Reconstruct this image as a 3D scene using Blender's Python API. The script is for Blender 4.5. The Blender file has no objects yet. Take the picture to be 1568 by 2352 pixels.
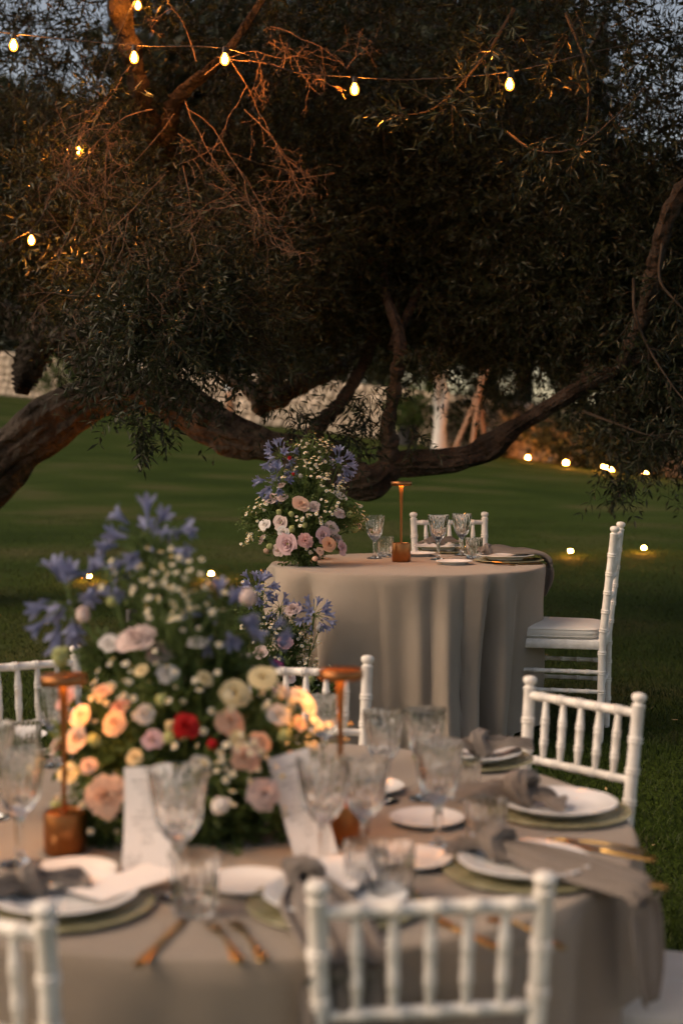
import bpy, math, random
import numpy as np
from mathutils import Vector, Matrix, Quaternion
random.seed(7); rng = np.random.default_rng(7)
SC = bpy.context.scene
COL = SC.collection
PI = math.pi

# ------------------------------------------------------------------ camera
CAMZ = 1.59
PITCH = math.atan(150 / 3267)
cam = bpy.data.cameras.new('camera'); camo = bpy.data.objects.new('camera', cam); COL.objects.link(camo)
camo.location = (0, 0, CAMZ); camo.rotation_euler = (PI / 2 - PITCH, 0, 0)
cam.sensor_fit = 'HORIZONTAL'; cam.sensor_width = 24; cam.lens = 50
cam.clip_start = 0.05; cam.clip_end = 2000
cam.dof.use_dof = True; cam.dof.focus_distance = 6.25; cam.dof.aperture_fstop = 1.95; cam.dof.aperture_blades = 0
SC.camera = camo

# ------------------------------------------------------------------ sky, sun, exposure
world = bpy.data.worlds.new('World'); SC.world = world; world.use_nodes = True
wn = world.node_tree.nodes; wl = world.node_tree.links
sky = wn.new('ShaderNodeTexSky'); sky.sky_type = 'NISHITA'; sky.sun_disc = False
SUN_EL, SUN_ROT = math.radians(40), math.radians(258)
sky.sun_elevation = SUN_EL; sky.sun_rotation = SUN_ROT; sky.dust_density = 1.5; sky.ozone_density = 0.6; sky.air_density = 1.0
wl.new(sky.outputs[0], wn['Background'].inputs[0]); wn['Background'].inputs[1].default_value = 0.025
sun = bpy.data.lights.new('sun', 'SUN'); suno = bpy.data.objects.new('sun', sun); COL.objects.link(suno)
sun.energy = 0.46; sun.angle = math.radians(50); sun.color = (1.0, 0.93, 0.85)
sd = Vector((math.sin(SUN_ROT) * math.cos(SUN_EL), math.cos(SUN_ROT) * math.cos(SUN_EL), math.sin(SUN_EL)))
suno.rotation_euler = (-sd).to_track_quat('-Z', 'Y').to_euler()
SC.view_settings.view_transform = 'Standard'; SC.view_settings.look = 'None'
SC.view_settings.gamma = 1.0; SC.view_settings.use_curve_mapping = False
SC.view_settings.exposure = 2.45
SC.view_settings.use_white_balance = True; SC.view_settings.white_balance_temperature = 9300; SC.view_settings.white_balance_tint = 19
cy = SC.cycles
cy.use_denoising = True
try: cy.denoiser = 'OPENIMAGEDENOISE'
except Exception: pass
cy.max_bounces = 9; cy.diffuse_bounces = 2; cy.glossy_bounces = 3; cy.transmission_bounces = 9; cy.transparent_max_bounces = 8
cy.caustics_refractive = True; cy.caustics_reflective = False; cy.blur_glossy = 1.0
cy.sample_clamp_indirect = 2.0; cy.use_adaptive_sampling = True; cy.adaptive_threshold = 0.03

# ------------------------------------------------------------------ helpers: a photo point and a distance -> a place
F_, CX, CYc, YH = 3267.0, 784.0, 1176.0, 1026.0
_fwd = Vector((0, math.cos(PITCH), -math.sin(PITCH))); _up = Vector((0, math.sin(PITCH), math.cos(PITCH))); _rt = Vector((1, 0, 0))
_cam = Vector((0, 0, CAMZ))
def ray(px, py): return _rt * ((px - CX) / F_) + _fwd - _up * ((py - CYc) / F_)
def P(px, py, z): return _cam + ray(px, py) * z
def onplane(px, py, h):
    d = ray(px, py); return _cam + d * ((h - CAMZ) / d.z)
def sstep(a, b, x):
    t = min(1, max(0, (x - a) / (b - a))); return t * t * (3 - 2 * t)
def g(x, y):
    v = 0.31 * sstep(3.7, 6.2, y) - 0.07 * (3.2 - y if y < 3.2 else 0) * (1 if y > 0 else 3.2 / (3.2 - y))
    if y > 7: v += 0.0445 * (y - 7) * sstep(7, 11, y) + 0.0 * y
    v -= (0.104 + 0.014 * math.tanh(x / 3)) * x * sstep(8, 46, y) * (1 if abs(x) < 40 else 40 / abs(x))
    return v
def onground(px, py):
    d = ray(px, py); t = 2.0
    while t < 90:
        p = _cam + d * t
        if p.z <= g(p.x, p.y): return p
        t += 0.02 if t < 15 else 0.1
    return _cam + d * 60

def tag(o, label=None, cat=None, group=None, kind=None):
    if label: o['label'] = label
    if cat: o['category'] = cat
    if group: o['group'] = group
    if kind: o['kind'] = kind
    return o
def empty(name, loc=(0, 0, 0), rz=0.0, label=None, cat=None, group=None):
    o = bpy.data.objects.new(name, None); COL.objects.link(o); o.location = loc; o.rotation_euler = (0, 0, rz)
    o.empty_display_size = 0.05
    return tag(o, label, cat, group)
def link(name, me, parent=None, mat=None, loc=None, rot=None, scale=None):
    o = bpy.data.objects.new(name, me); COL.objects.link(o)
    if parent: o.parent = parent
    if mat is not None and not me.materials: me.materials.append(mat)
    if loc is not None: o.location = loc
    if rot is not None: o.rotation_euler = rot
    if scale is not None: o.scale = (scale,) * 3 if isinstance(scale, (int, float)) else scale
    return o
class MB:
    """collects vertices and faces of one mesh"""
    def __init__(s): s.v = []; s.f = []; s.m = []
    def add(s, v, f, mi=0):
        b = len(s.v); s.v.extend([tuple(p) for p in v]); s.f.extend([tuple(i + b for i in q) for q in f]); s.m.extend([mi] * len(f)); return s
    def box(s, c, d, M=None, mi=0):
        c = Vector(c); h = Vector(d) / 2
        v = [Vector((c.x + a * h.x, c.y + b * h.y, c.z + e * h.z)) for e in (-1, 1) for b in (-1, 1) for a in (-1, 1)]
        if M: v = [M @ p for p in v]
        return s.add(v, [(0, 2, 3, 1), (4, 5, 7, 6), (0, 1, 5, 4), (2, 6, 7, 3), (0, 4, 6, 2), (1, 3, 7, 5)], mi)
    def lathe(s, prof, seg=16, M=None, flute=None, mi=0, cap=True, flute_n=999):
        n = len(prof); v = []
        for i_, (r, z) in enumerate(prof):
            for k in range(seg):
                a = 2 * PI * k / seg; rr = r
                if flute: rr = r * (1 + flute(a, z if i_ < flute_n else -9))
                v.append(Vector((rr * math.cos(a), rr * math.sin(a), z)))
        f = []
        for i in range(n - 1):
            for k in range(seg):
                k2 = (k + 1) % seg
                f.append((i * seg + k, i * seg + k2, (i + 1) * seg + k2, (i + 1) * seg + k))
        if cap:
            if prof[0][0] > 1e-5: f.append(tuple(range(seg - 1, -1, -1)))
            if prof[-1][0] > 1e-5: f.append(tuple((n - 1) * seg + k for k in range(seg)))
        if M: v = [M @ p for p in v]
        return s.add(v, f, mi)
    def tube(s, pts, rad, seg=8, mi=0, cap=True, wob=None):
        pts = [Vector(p) for p in pts]; n = len(pts); v = []
        if isinstance(rad, (int, float)): rad = [rad] * n
        t0 = (pts[1] - pts[0]).normalized()
        ref = Vector((0, 0, 1)) if abs(t0.z) < 0.9 else Vector((1, 0, 0))
        nx = t0.cross(ref).normalized()
        for i in range(n):
            t = (pts[min(i + 1, n - 1)] - pts[max(i - 1, 0)])
            t = t.normalized() if t.length > 1e-9 else t0
            nx = (nx - t * nx.dot(t)); nx = nx.normalized() if nx.length > 1e-6 else t.orthogonal().normalized()
            ny = t.cross(nx)
            for k in range(seg):
                a = 2 * PI * k / seg; r = rad[i]
                if wob: r *= wob(i, a)
                v.append(pts[i] + nx * (r * math.cos(a)) + ny * (r * math.sin(a)))
        f = []
        for i in range(n - 1):
            for k in range(seg):
                k2 = (k + 1) % seg
                f.append((i * seg + k, i * seg + k2, (i + 1) * seg + k2, (i + 1) * seg + k))
        if cap: f.append(tuple(range(seg - 1, -1, -1))); f.append(tuple((n - 1) * seg + k for k in range(seg)))
        return s.add(v, f, mi)
    def mesh(s, name, mats=None, smooth=True):
        me = bpy.data.meshes.new(name); me.from_pydata(s.v, [], s.f)
        for m in (mats if isinstance(mats, (list, tuple)) else [mats] if mats else []): me.materials.append(m)
        if any(s.m): me.polygons.foreach_set('material_index', s.m)
        me.polygons.foreach_set('use_smooth', [smooth] * len(s.f)); me.update()
        if smooth: me.set_sharp_from_angle(angle=math.radians(48))
        return me
    def obj(s, name, mats, parent=None, smooth=True, **k):
        return link(name, s.mesh(name, mats, smooth), parent, None, **k)
def np_mesh(name, V, Fc, mats, smooth=False, midx=None):
    """V (n,3), Fc (m,k) all faces with k corners"""
    me = bpy.data.meshes.new(name); m, k = Fc.shape
    me.vertices.add(len(V)); me.vertices.foreach_set('co', np.ascontiguousarray(V, dtype=np.float32).ravel())
    me.loops.add(m * k); me.loops.foreach_set('vertex_index', np.ascontiguousarray(Fc, dtype=np.int32).ravel())
    me.polygons.add(m); me.polygons.foreach_set('loop_start', np.arange(0, m * k, k, dtype=np.int32))
    try: me.polygons.foreach_set('loop_total', np.full(m, k, dtype=np.int32))
    except Exception: pass
    for mm in (mats if isinstance(mats, (list, tuple)) else [mats]): me.materials.append(mm)
    if midx is not None: me.polygons.foreach_set('material_index', midx.astype(np.int32))
    me.polygons.foreach_set('use_smooth', np.full(m, smooth, dtype=bool))
    me.update(calc_edges=True); me.validate()
    return me
def smooth_path(pts, n):
    """Catmull-Rom through pts (tuples of any length)"""
    A = np.array(pts, float); m = len(A)
    Q = np.vstack([2 * A[0] - A[1], A, 2 * A[-1] - A[-2]])
    out = []
    for t in np.linspace(0, m - 1, n):
        i = min(int(t), m - 2); u = t - i
        p0, p1, p2, p3 = Q[i], Q[i + 1], Q[i + 2], Q[i + 3]
        out.append(0.5 * ((2 * p1) + (-p0 + p2) * u + (2 * p0 - 5 * p1 + 4 * p2 - p3) * u * u + (-p0 + 3 * p1 - 3 * p2 + p3) * u ** 3))
    return np.array(out)
def copy_tree(o, parent=None):
    c = o.copy(); COL.objects.link(c)
    if parent: c.parent = parent
    for ch in list(o.children): copy_tree(ch, c)
    return c

# ------------------------------------------------------------------ materials
def mat(name, col, rough=0.6, col2=None, nscale=8, metal=0.0, bump=0.0, bscale=60, coords='Object', spec=0.5, trans=0.0, ior=1.45,
        emis=None, estr=0.0, island=0.0, transl=0.0, sheen=0.0, stretch=None, objrand=0.0, col3=None, detail=4):
    m = bpy.data.materials.new(name); m.use_nodes = True; nt = m.node_tree; N = nt.nodes; L = nt.links
    b = N['Principled BSDF']; out = N['Material Output']
    b.inputs['Roughness'].default_value = rough; b.inputs['Metallic'].default_value = metal
    b.inputs['Specular IOR Level'].default_value = spec; b.inputs['IOR'].default_value = ior
    b.inputs['Transmission Weight'].default_value = trans
    if sheen: b.inputs['Sheen Weight'].default_value = sheen
    b.inputs['Base Color'].default_value = (*col, 1)
    tc = N.new('ShaderNodeTexCoord'); vec = tc.outputs[coords]
    if stretch:
        mp = N.new('ShaderNodeMapping'); mp.inputs['Scale'].default_value = stretch; L.new(vec, mp.inputs['Vector']); vec = mp.outputs[0]
    csock = None
    if col2:
        nz = N.new('ShaderNodeTexNoise'); nz.inputs['Scale'].default_value = nscale; nz.inputs['Detail'].default_value = detail
        L.new(vec, nz.inputs['Vector'])
        cr = N.new('ShaderNodeValToRGB'); cr.color_ramp.elements[0].position = 0.33; cr.color_ramp.elements[1].position = 0.67
        cr.color_ramp.elements[0].color = (*col, 1); cr.color_ramp.elements[1].color = (*col2, 1)
        if col3:
            e = cr.color_ramp.elements.new(0.5); e.color = (*col3, 1)
        L.new(nz.outputs[0], cr.inputs[0]); csock = cr.outputs[0]
    if island or objrand:
        if island:
            gi = N.new('ShaderNodeNewGeometry'); rs = gi.outputs['Random Per Island']; amt = island
        else:
            gi = N.new('ShaderNodeObjectInfo'); rs = gi.outputs['Random']; amt = objrand
        mr = N.new('ShaderNodeMapRange'); mr.inputs[3].default_value = 1 - amt; mr.inputs[4].default_value = 1 + amt
        L.new(rs, mr.inputs[0])
        hs = N.new('ShaderNodeHueSaturation'); L.new(mr.outputs[0], hs.inputs['Value'])
        mh = N.new('ShaderNodeMapRange'); mh.inputs[3].default_value = 0.5 + 0.03 * amt; mh.inputs[4].default_value = 0.5 - 0.03 * amt
        L.new(rs, mh.inputs[0]); L.new(mh.outputs[0], hs.inputs['Hue'])
        if csock: L.new(csock, hs.inputs['Color'])
        else: hs.inputs['Color'].default_value = (*col, 1)
        csock = hs.outputs[0]
    if csock: L.new(csock, b.inputs['Base Color'])
    if bump:
        n2 = N.new('ShaderNodeTexNoise'); n2.inputs['Scale'].default_value = bscale; n2.inputs['Detail'].default_value = 5
        L.new(vec, n2.inputs['Vector'])
        bp = N.new('ShaderNodeBump'); bp.inputs['Strength'].default_value = bump; bp.inputs['Distance'].default_value = 0.02
        L.new(n2.outputs[0], bp.inputs['Height']); L.new(bp.outputs[0], b.inputs['Normal'])
    if emis:
        b.inputs['Emission Color'].default_value = (*emis, 1); b.inputs['Emission Strength'].default_value = estr
    if transl:
        tr = N.new('ShaderNodeBsdfTranslucent'); mx = N.new('ShaderNodeMixShader'); mx.inputs[0].default_value = transl
        if csock: L.new(csock, tr.inputs['Color'])
        else: tr.inputs['Color'].default_value = (*col, 1)
        L.new(b.outputs[0], mx.inputs[1]); L.new(tr.outputs[0], mx.inputs[2]); L.new(mx.outputs[0], out.inputs['Surface'])
    return m
def linen(name, c1, c2):
    m = mat(name, c1, 0.9, c2, nscale=3, spec=0.15, sheen=0.25)
    nt = m.node_tree; N = nt.nodes; L = nt.links; b = N['Principled BSDF']
    tc = N['Texture Coordinate']
    hs = []
    for ax in ('X', 'Z'):
        w = N.new('ShaderNodeTexWave'); w.bands_direction = ax; w.inputs['Scale'].default_value = 130; w.inputs['Distortion'].default_value = 3; w.inputs['Detail'].default_value = 2
        L.new(tc.outputs['Object'], w.inputs['Vector']); hs.append(w)
    ad = N.new('ShaderNodeMath'); L.new(hs[0].outputs['Fac'], ad.inputs[0]); L.new(hs[1].outputs['Fac'], ad.inputs[1])
    nz = N.new('ShaderNodeTexNoise'); nz.inputs['Scale'].default_value = 14; L.new(tc.outputs['Object'], nz.inputs['Vector'])
    ad2 = N.new('ShaderNodeMath'); ad2.operation = 'MULTIPLY_ADD'; L.new(nz.outputs[0], ad2.inputs[0]); ad2.inputs[1].default_value = 3.0; L.new(ad.outputs[0], ad2.inputs[2])
    bp = N.new('ShaderNodeBump'); bp.inputs['Strength'].default_value = 0.5; bp.inputs['Distance'].default_value = 0.005
    L.new(ad2.outputs[0], bp.inputs['Height']); L.new(bp.outputs[0], b.inputs['Normal'])
    return m
M = {}
M['linen'] = linen('taupe_linen', (0.33, 0.265, 0.21), (0.375, 0.308, 0.248))
M['napkin'] = linen('napkin_linen', (0.215, 0.175, 0.148), (0.26, 0.215, 0.185))
M['white_paint'] = mat('white_painted_wood', (0.85, 0.81, 0.76), 0.45, (0.70, 0.655, 0.595), nscale=26, bump=0.12, bscale=110, objrand=.04, detail=9)
M['cushion'] = mat('ivory_cushion', (0.74, 0.71, 0.655), 0.85, (0.69, 0.655, 0.595), nscale=9, bump=0.12, bscale=200, spec=0.2)
M['porcelain'] = mat('white_porcelain', (0.80, 0.80, 0.79), 0.16, (0.76, 0.76, 0.755), nscale=6)
M['charger'] = mat('olive_glass', (0.20, 0.185, 0.09), 0.2, (0.42, 0.385, 0.245), nscale=26, bump=0.3, bscale=60)
M['glass'] = mat('crystal_glass', (0.97, 0.98, 0.98), 0.02, trans=1.0, ior=1.5)
M['copper'] = mat('brushed_copper', (0.46, 0.19, 0.08), 0.33, (0.38, 0.15, 0.06), nscale=5, metal=1.0, bump=0.05, bscale=240, stretch=(1, 1, 0.08))
M['gold'] = mat('antique_gold', (0.42, 0.265, 0.105), 0.32, (0.27, 0.16, 0.06), nscale=20, metal=1.0)
M['led'] = mat('warm_led', (1, 0.8, 0.5), 0.5, emis=(1.0, 0.44, 0.14), estr=15.0)
def glow_glass(name, col, st, tr):
    m = bpy.data.materials.new(name); m.use_nodes = True; N = m.node_tree.nodes; L = m.node_tree.links; N.remove(N['Principled BSDF'])
    e = N.new('ShaderNodeEmission'); e.inputs[0].default_value = (*col, 1); e.inputs[1].default_value = st
    t = N.new('ShaderNodeBsdfTransparent'); t.inputs[0].default_value = (1, .9, .75, 1); x = N.new('ShaderNodeMixShader'); x.inputs[0].default_value = 1 - tr
    L.new(t.outputs[0], x.inputs[1]); L.new(e.outputs[0], x.inputs[2]); L.new(x.outputs[0], N['Material Output'].inputs['Surface'])
    return m
M['bulb'] = glow_glass('amber_bulb_glass', (1.0, 0.30, 0.05), 1.5, 0.5)
M['filament'] = mat('glowing_filament', (1, 0.8, 0.5), 0.5, emis=(1.0, 0.36, 0.08), estr=750)
M['spot'] = mat('garden_bulb', (1, 0.8, 0.5), 0.5, emis=(1.0, 0.36, 0.075), estr=200.0)
M['lens'] = mat('spot_lens', (1, 0.8, 0.5), 0.5, emis=(1.0, 0.30, 0.05), estr=330.0)
M['black'] = mat('black_rubber', (0.02, 0.02, 0.02), 0.5)
M['bark'] = mat('olive_bark', (0.022, 0.017, 0.014), 0.9, (0.085, 0.068, 0.056), nscale=5, bump=1.0, bscale=13, spec=0.2, detail=8)
M['bark'].node_tree.nodes['Bump'].inputs['Distance'].default_value = 0.12
M['twig'] = mat('olive_twig', (0.024, 0.020, 0.015), 0.85, (0.05, 0.041, 0.032), nscale=6, spec=0.2)
M['dead_twig'] = mat('bare_twig', (0.07, 0.050, 0.038), 0.85, (0.12, 0.088, 0.068), nscale=8, spec=0.2)
M['olive_leaf'] = mat('olive_leaf', (0.010, 0.018, 0.007), 0.42, (0.032, 0.043, 0.023), nscale=3, island=0.65, transl=0.22, spec=0.35)
M['far_leaf'] = mat('far_leaf', (0.018, 0.024, 0.012), 0.6, (0.034, 0.042, 0.022), nscale=1.5, island=0.4, transl=0.2, spec=0.2)
M['shrub_leaf'] = mat('shrub_leaf', (0.045, 0.085, 0.022), 0.55, (0.085, 0.13, 0.04), nscale=2, island=0.4, transl=0.25, spec=0.3)
M['stem'] = mat('flower_stem', (0.075, 0.13, 0.035), 0.55, (0.11, 0.16, 0.05), nscale=9, spec=0.3)
M['foliage'] = mat('bouquet_foliage', (0.045, 0.090, 0.024), 0.5, (0.13, 0.19, 0.058), nscale=12, island=0.4, transl=0.3, spec=0.35)
def petal(name, c, c2, tr=0.3): return mat(name, c, 0.55, c2, nscale=30, transl=tr, spec=0.25, objrand=0.07)
M['peach'] = petal('peach_petal', (0.82, 0.50, 0.36), (0.86, 0.62, 0.50))
M['orange'] = petal('apricot_petal', (0.83, 0.40, 0.24), (0.86, 0.52, 0.36))
M['blush'] = petal('blush_petal', (0.80, 0.60, 0.56), (0.84, 0.69, 0.65))
M['pink'] = petal('pink_petal', (0.80, 0.42, 0.40), (0.84, 0.55, 0.52))
M['mauve'] = petal('mauve_petal', (0.66, 0.41, 0.45), (0.74, 0.53, 0.55))
M['white'] = petal('white_petal', (0.82, 0.76, 0.72), (0.85, 0.80, 0.77))
M['cream'] = petal('cream_petal', (0.80, 0.62, 0.34), (0.84, 0.72, 0.47))
M['red'] = petal('red_petal', (0.55, 0.015, 0.02), (0.62, 0.03, 0.035))
M['magenta'] = petal('magenta_petal', (0.30, 0.03, 0.16), (0.40, 0.07, 0.24))
M['bud'] = petal('green_bud', (0.42, 0.47, 0.18), (0.58, 0.58, 0.30))
M['blue'] = petal('agapanthus_petal', (0.17, 0.20, 0.36), (0.29, 0.32, 0.48), 0.35)
M['daisy_white'] = petal('daisy_ray', (0.80, 0.76, 0.66), (0.84, 0.81, 0.73), 0.2)
M['daisy_yellow'] = mat('daisy_disc', (0.62, 0.36, 0.04), 0.8, (0.72, 0.47, 0.07), nscale=300)
M['vase'] = mat('dark_bowl', (0.03, 0.03, 0.028), 0.5)
M['stone'] = mat('wall_stone', (0.44, 0.36, 0.285), 0.9, (0.60, 0.51, 0.42), nscale=2.2, bump=0.6, bscale=9, objrand=0.16, spec=0.1)
M['mortar'] = mat('wall_mortar', (0.30, 0.245, 0.195), 0.95, (0.38, 0.31, 0.25), nscale=4, bump=0.6, bscale=20, spec=0.1)
M['whitewash'] = mat('whitewash', (0.80, 0.78, 0.74), 0.9, (0.70, 0.67, 0.62), nscale=5, bump=0.5, bscale=18, spec=0.1)
M['pole'] = mat('peeled_pole', (0.34, 0.17, 0.10), 0.8, (0.44, 0.24, 0.15), nscale=6, bump=0.3, bscale=30)
M['pot'] = mat('dark_pot', (0.03, 0.03, 0.033), 0.6)
M['soil'] = mat('soil', (0.05, 0.035, 0.025), 0.95)
M['facade'] = mat('pale_render', (0.72, 0.68, 0.62), 0.9, (0.66, 0.62, 0.56), nscale=1.2, bump=0.2, bscale=30)
M['skin'] = mat('skin', (0.55, 0.34, 0.25), 0.6)
M['shirt'] = mat('pale_shirt', (0.62, 0.70, 0.76), 0.85)
M['trouser'] = mat('brown_trousers', (0.30, 0.15, 0.085), 0.9)
M['hair'] = mat('fair_hair', (0.28, 0.19, 0.10), 0.7)
M['dark'] = mat('dark_shoe', (0.02, 0.018, 0.016), 0.5)

# lawn material: green turf with dry and mossy patches; blades stand on it close by
def lawn_mat():
    m = bpy.data.materials.new('lawn_turf'); m.use_nodes = True; N = m.node_tree.nodes; L = m.node_tree.links; b = N['Principled BSDF']
    tc = N.new('ShaderNodeTexCoord')
    def noise(s, d=4, st=None):
        n = N.new('ShaderNodeTexNoise'); n.inputs['Scale'].default_value = s; n.inputs['Detail'].default_value = d
        if st:
            mp = N.new('ShaderNodeMapping'); mp.inputs['Scale'].default_value = st; L.new(tc.outputs['Object'], mp.inputs[0]); L.new(mp.outputs[0], n.inputs['Vector'])
        else: L.new(tc.outputs['Object'], n.inputs['Vector'])
        return n
    a = noise(0.75, 7, (0.7, 1, 1)); c1 = N.new('ShaderNodeValToRGB')
    e = c1.color_ramp.elements; e[0].position = 0.34; e[0].color = (0.024, 0.046, 0.008, 1); e[1].position = 0.70; e[1].color = (0.085, 0.083, 0.034, 1)
    k = e.new(0.53); k.color = (0.039, 0.065, 0.013, 1)
    L.new(a.outputs[0], c1.inputs[0])
    f = noise(70, 6); c2 = N.new('ShaderNodeValToRGB'); c2.color_ramp.elements[0].position = 0.3; c2.color_ramp.elements[0].color = (0.45, 0.45, 0.45, 1); c2.color_ramp.elements[1].position = 0.7; c2.color_ramp.elements[1].color = (1.3, 1.3, 1.2, 1)
    L.new(f.outputs[0], c2.inputs[0])
    mx = N.new('ShaderNodeMix'); mx.data_type = 'RGBA'; mx.blend_type = 'MULTIPLY'; mx.inputs[0].default_value = 1
    L.new(c1.outputs[0], mx.inputs[6]); L.new(c2.outputs[0], mx.inputs[7]); L.new(mx.outputs[2], b.inputs['Base Color'])
    b.inputs['Roughness'].default_value = 0.9; b.inputs['Specular IOR Level'].default_value = 0.05
    bp = N.new('ShaderNodeBump'); bp.inputs['Strength'].default_value = 0.8; bp.inputs['Distance'].default_value = 0.03
    L.new(f.outputs[0], bp.inputs['Height']); L.new(bp.outputs[0], b.inputs['Normal'])
    return m
M['lawn'] = lawn_mat()
M['grass'] = mat('grass_blade', (0.022, 0.041, 0.008), 0.6, (0.064, 0.058, 0.026), nscale=1.1, island=0.45, transl=0.25, spec=0.25, col3=(0.034, 0.056, 0.012))

# ------------------------------------------------------------------ the lawn
ys = np.concatenate([np.linspace(-8, 2, 11), np.linspace(2.3, 16, 70), np.linspace(16.5, 60, 60), np.linspace(62, 400, 30)])
xs = np.concatenate([np.linspace(-220, -32, 14), np.linspace(-30, 30, 90), np.linspace(32, 220, 14)])
V = np.array([(x, y, g(x, y)) for y in ys for x in xs]); nx_ = len(xs)
Fq = np.array([(j * nx_ + i, j * nx_ + i + 1, (j + 1) * nx_ + i + 1, (j + 1) * nx_ + i) for j in range(len(ys) - 1) for i in range(nx_ - 1)])
tag(link('lawn', np_mesh('lawn', V, Fq, M['lawn'], smooth=True)), kind='structure')
# short mown grass near the tables
nb = 210000
gy = 3.3 + 13.5 * rng.random(nb) ** 1.7; gx = (rng.random(nb) - 0.5) * (1.2 + gy * 0.60) + 0.03 * gy
gz = np.array([g(a, b) for a, b in zip(gx, gy)])
clump = 0.6 + 0.5 * np.sin(gx * 5.1 + np.sin(gy * 3.7) * 2) * np.sin(gy * 4.3 + 1.3 * np.sin(gx * 2.9))
hgt = (0.016 + 0.022 * rng.random(nb)) * (0.75 + 0.5 * np.clip(clump, 0, 1.2)) * np.clip(1.25 - gy / 20, .5, 1); ang = rng.random(nb) * 2 * PI
lean = hgt * (0.3 + 0.9 * rng.random(nb)); la = rng.random(nb) * 2 * PI; w = 0.0016 + 0.0014 * rng.random(nb)
base = np.stack([gx, gy, gz - 0.003], 1); sx = np.stack([np.cos(ang) * w, np.sin(ang) * w, 0 * w], 1)
mid = base + np.stack([np.cos(la) * lean * 0.35, np.sin(la) * lean * 0.35, hgt * 0.6], 1)
tip = base + np.stack([np.cos(la) * lean, np.sin(la) * lean, hgt], 1)
V = np.stack([base - sx, base + sx, mid + sx * 0.8, tip, mid - sx * 0.8], 1).reshape(-1, 3)
i0 = np.arange(nb)[:, None] * 5
Fg = np.concatenate([i0 + np.array([[0, 1, 2]]), i0 + np.array([[0, 2, 4]]), i0 + np.array([[4, 2, 3]])], 0)
tag(link('grass', np_mesh('grass', V, Fg, M['grass'])), 'short mown green grass blades on the lawn around the tables', 'grass', kind='stuff')

nf = 260
fy = 4.2 + 9 * rng.random(nf) ** 1.4; fx = (rng.random(nf) - .5) * (1.5 + fy * .6); fz = np.array([g(a, b) for a, b in zip(fx, fy)]) + .022; fa = rng.random(nf) * 6.28
fd = np.stack([np.cos(fa), np.sin(fa), .25 * rng.normal(size=nf)], 1) * (.014 + .012 * rng.random(nf))[:, None]; fs = np.stack([-np.sin(fa), np.cos(fa), .3 * rng.normal(size=nf)], 1) * .0055
fp = np.stack([fx, fy, fz], 1)
M['fallen'] = mat('dry_leaf', (0.22, 0.14, 0.06), 0.8, (0.34, 0.26, 0.13), nscale=2, island=.4)
tag(link('fallen_leaves', np_mesh('fallen_leaves', np.stack([fp - fd, fp + fs, fp + fd, fp - fs], 1).reshape(-1, 3), np.arange(4 * nf).reshape(-1, 4), M['fallen'])), 'dry fallen olive leaves scattered over the grass', 'leaves', kind='stuff')

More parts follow.
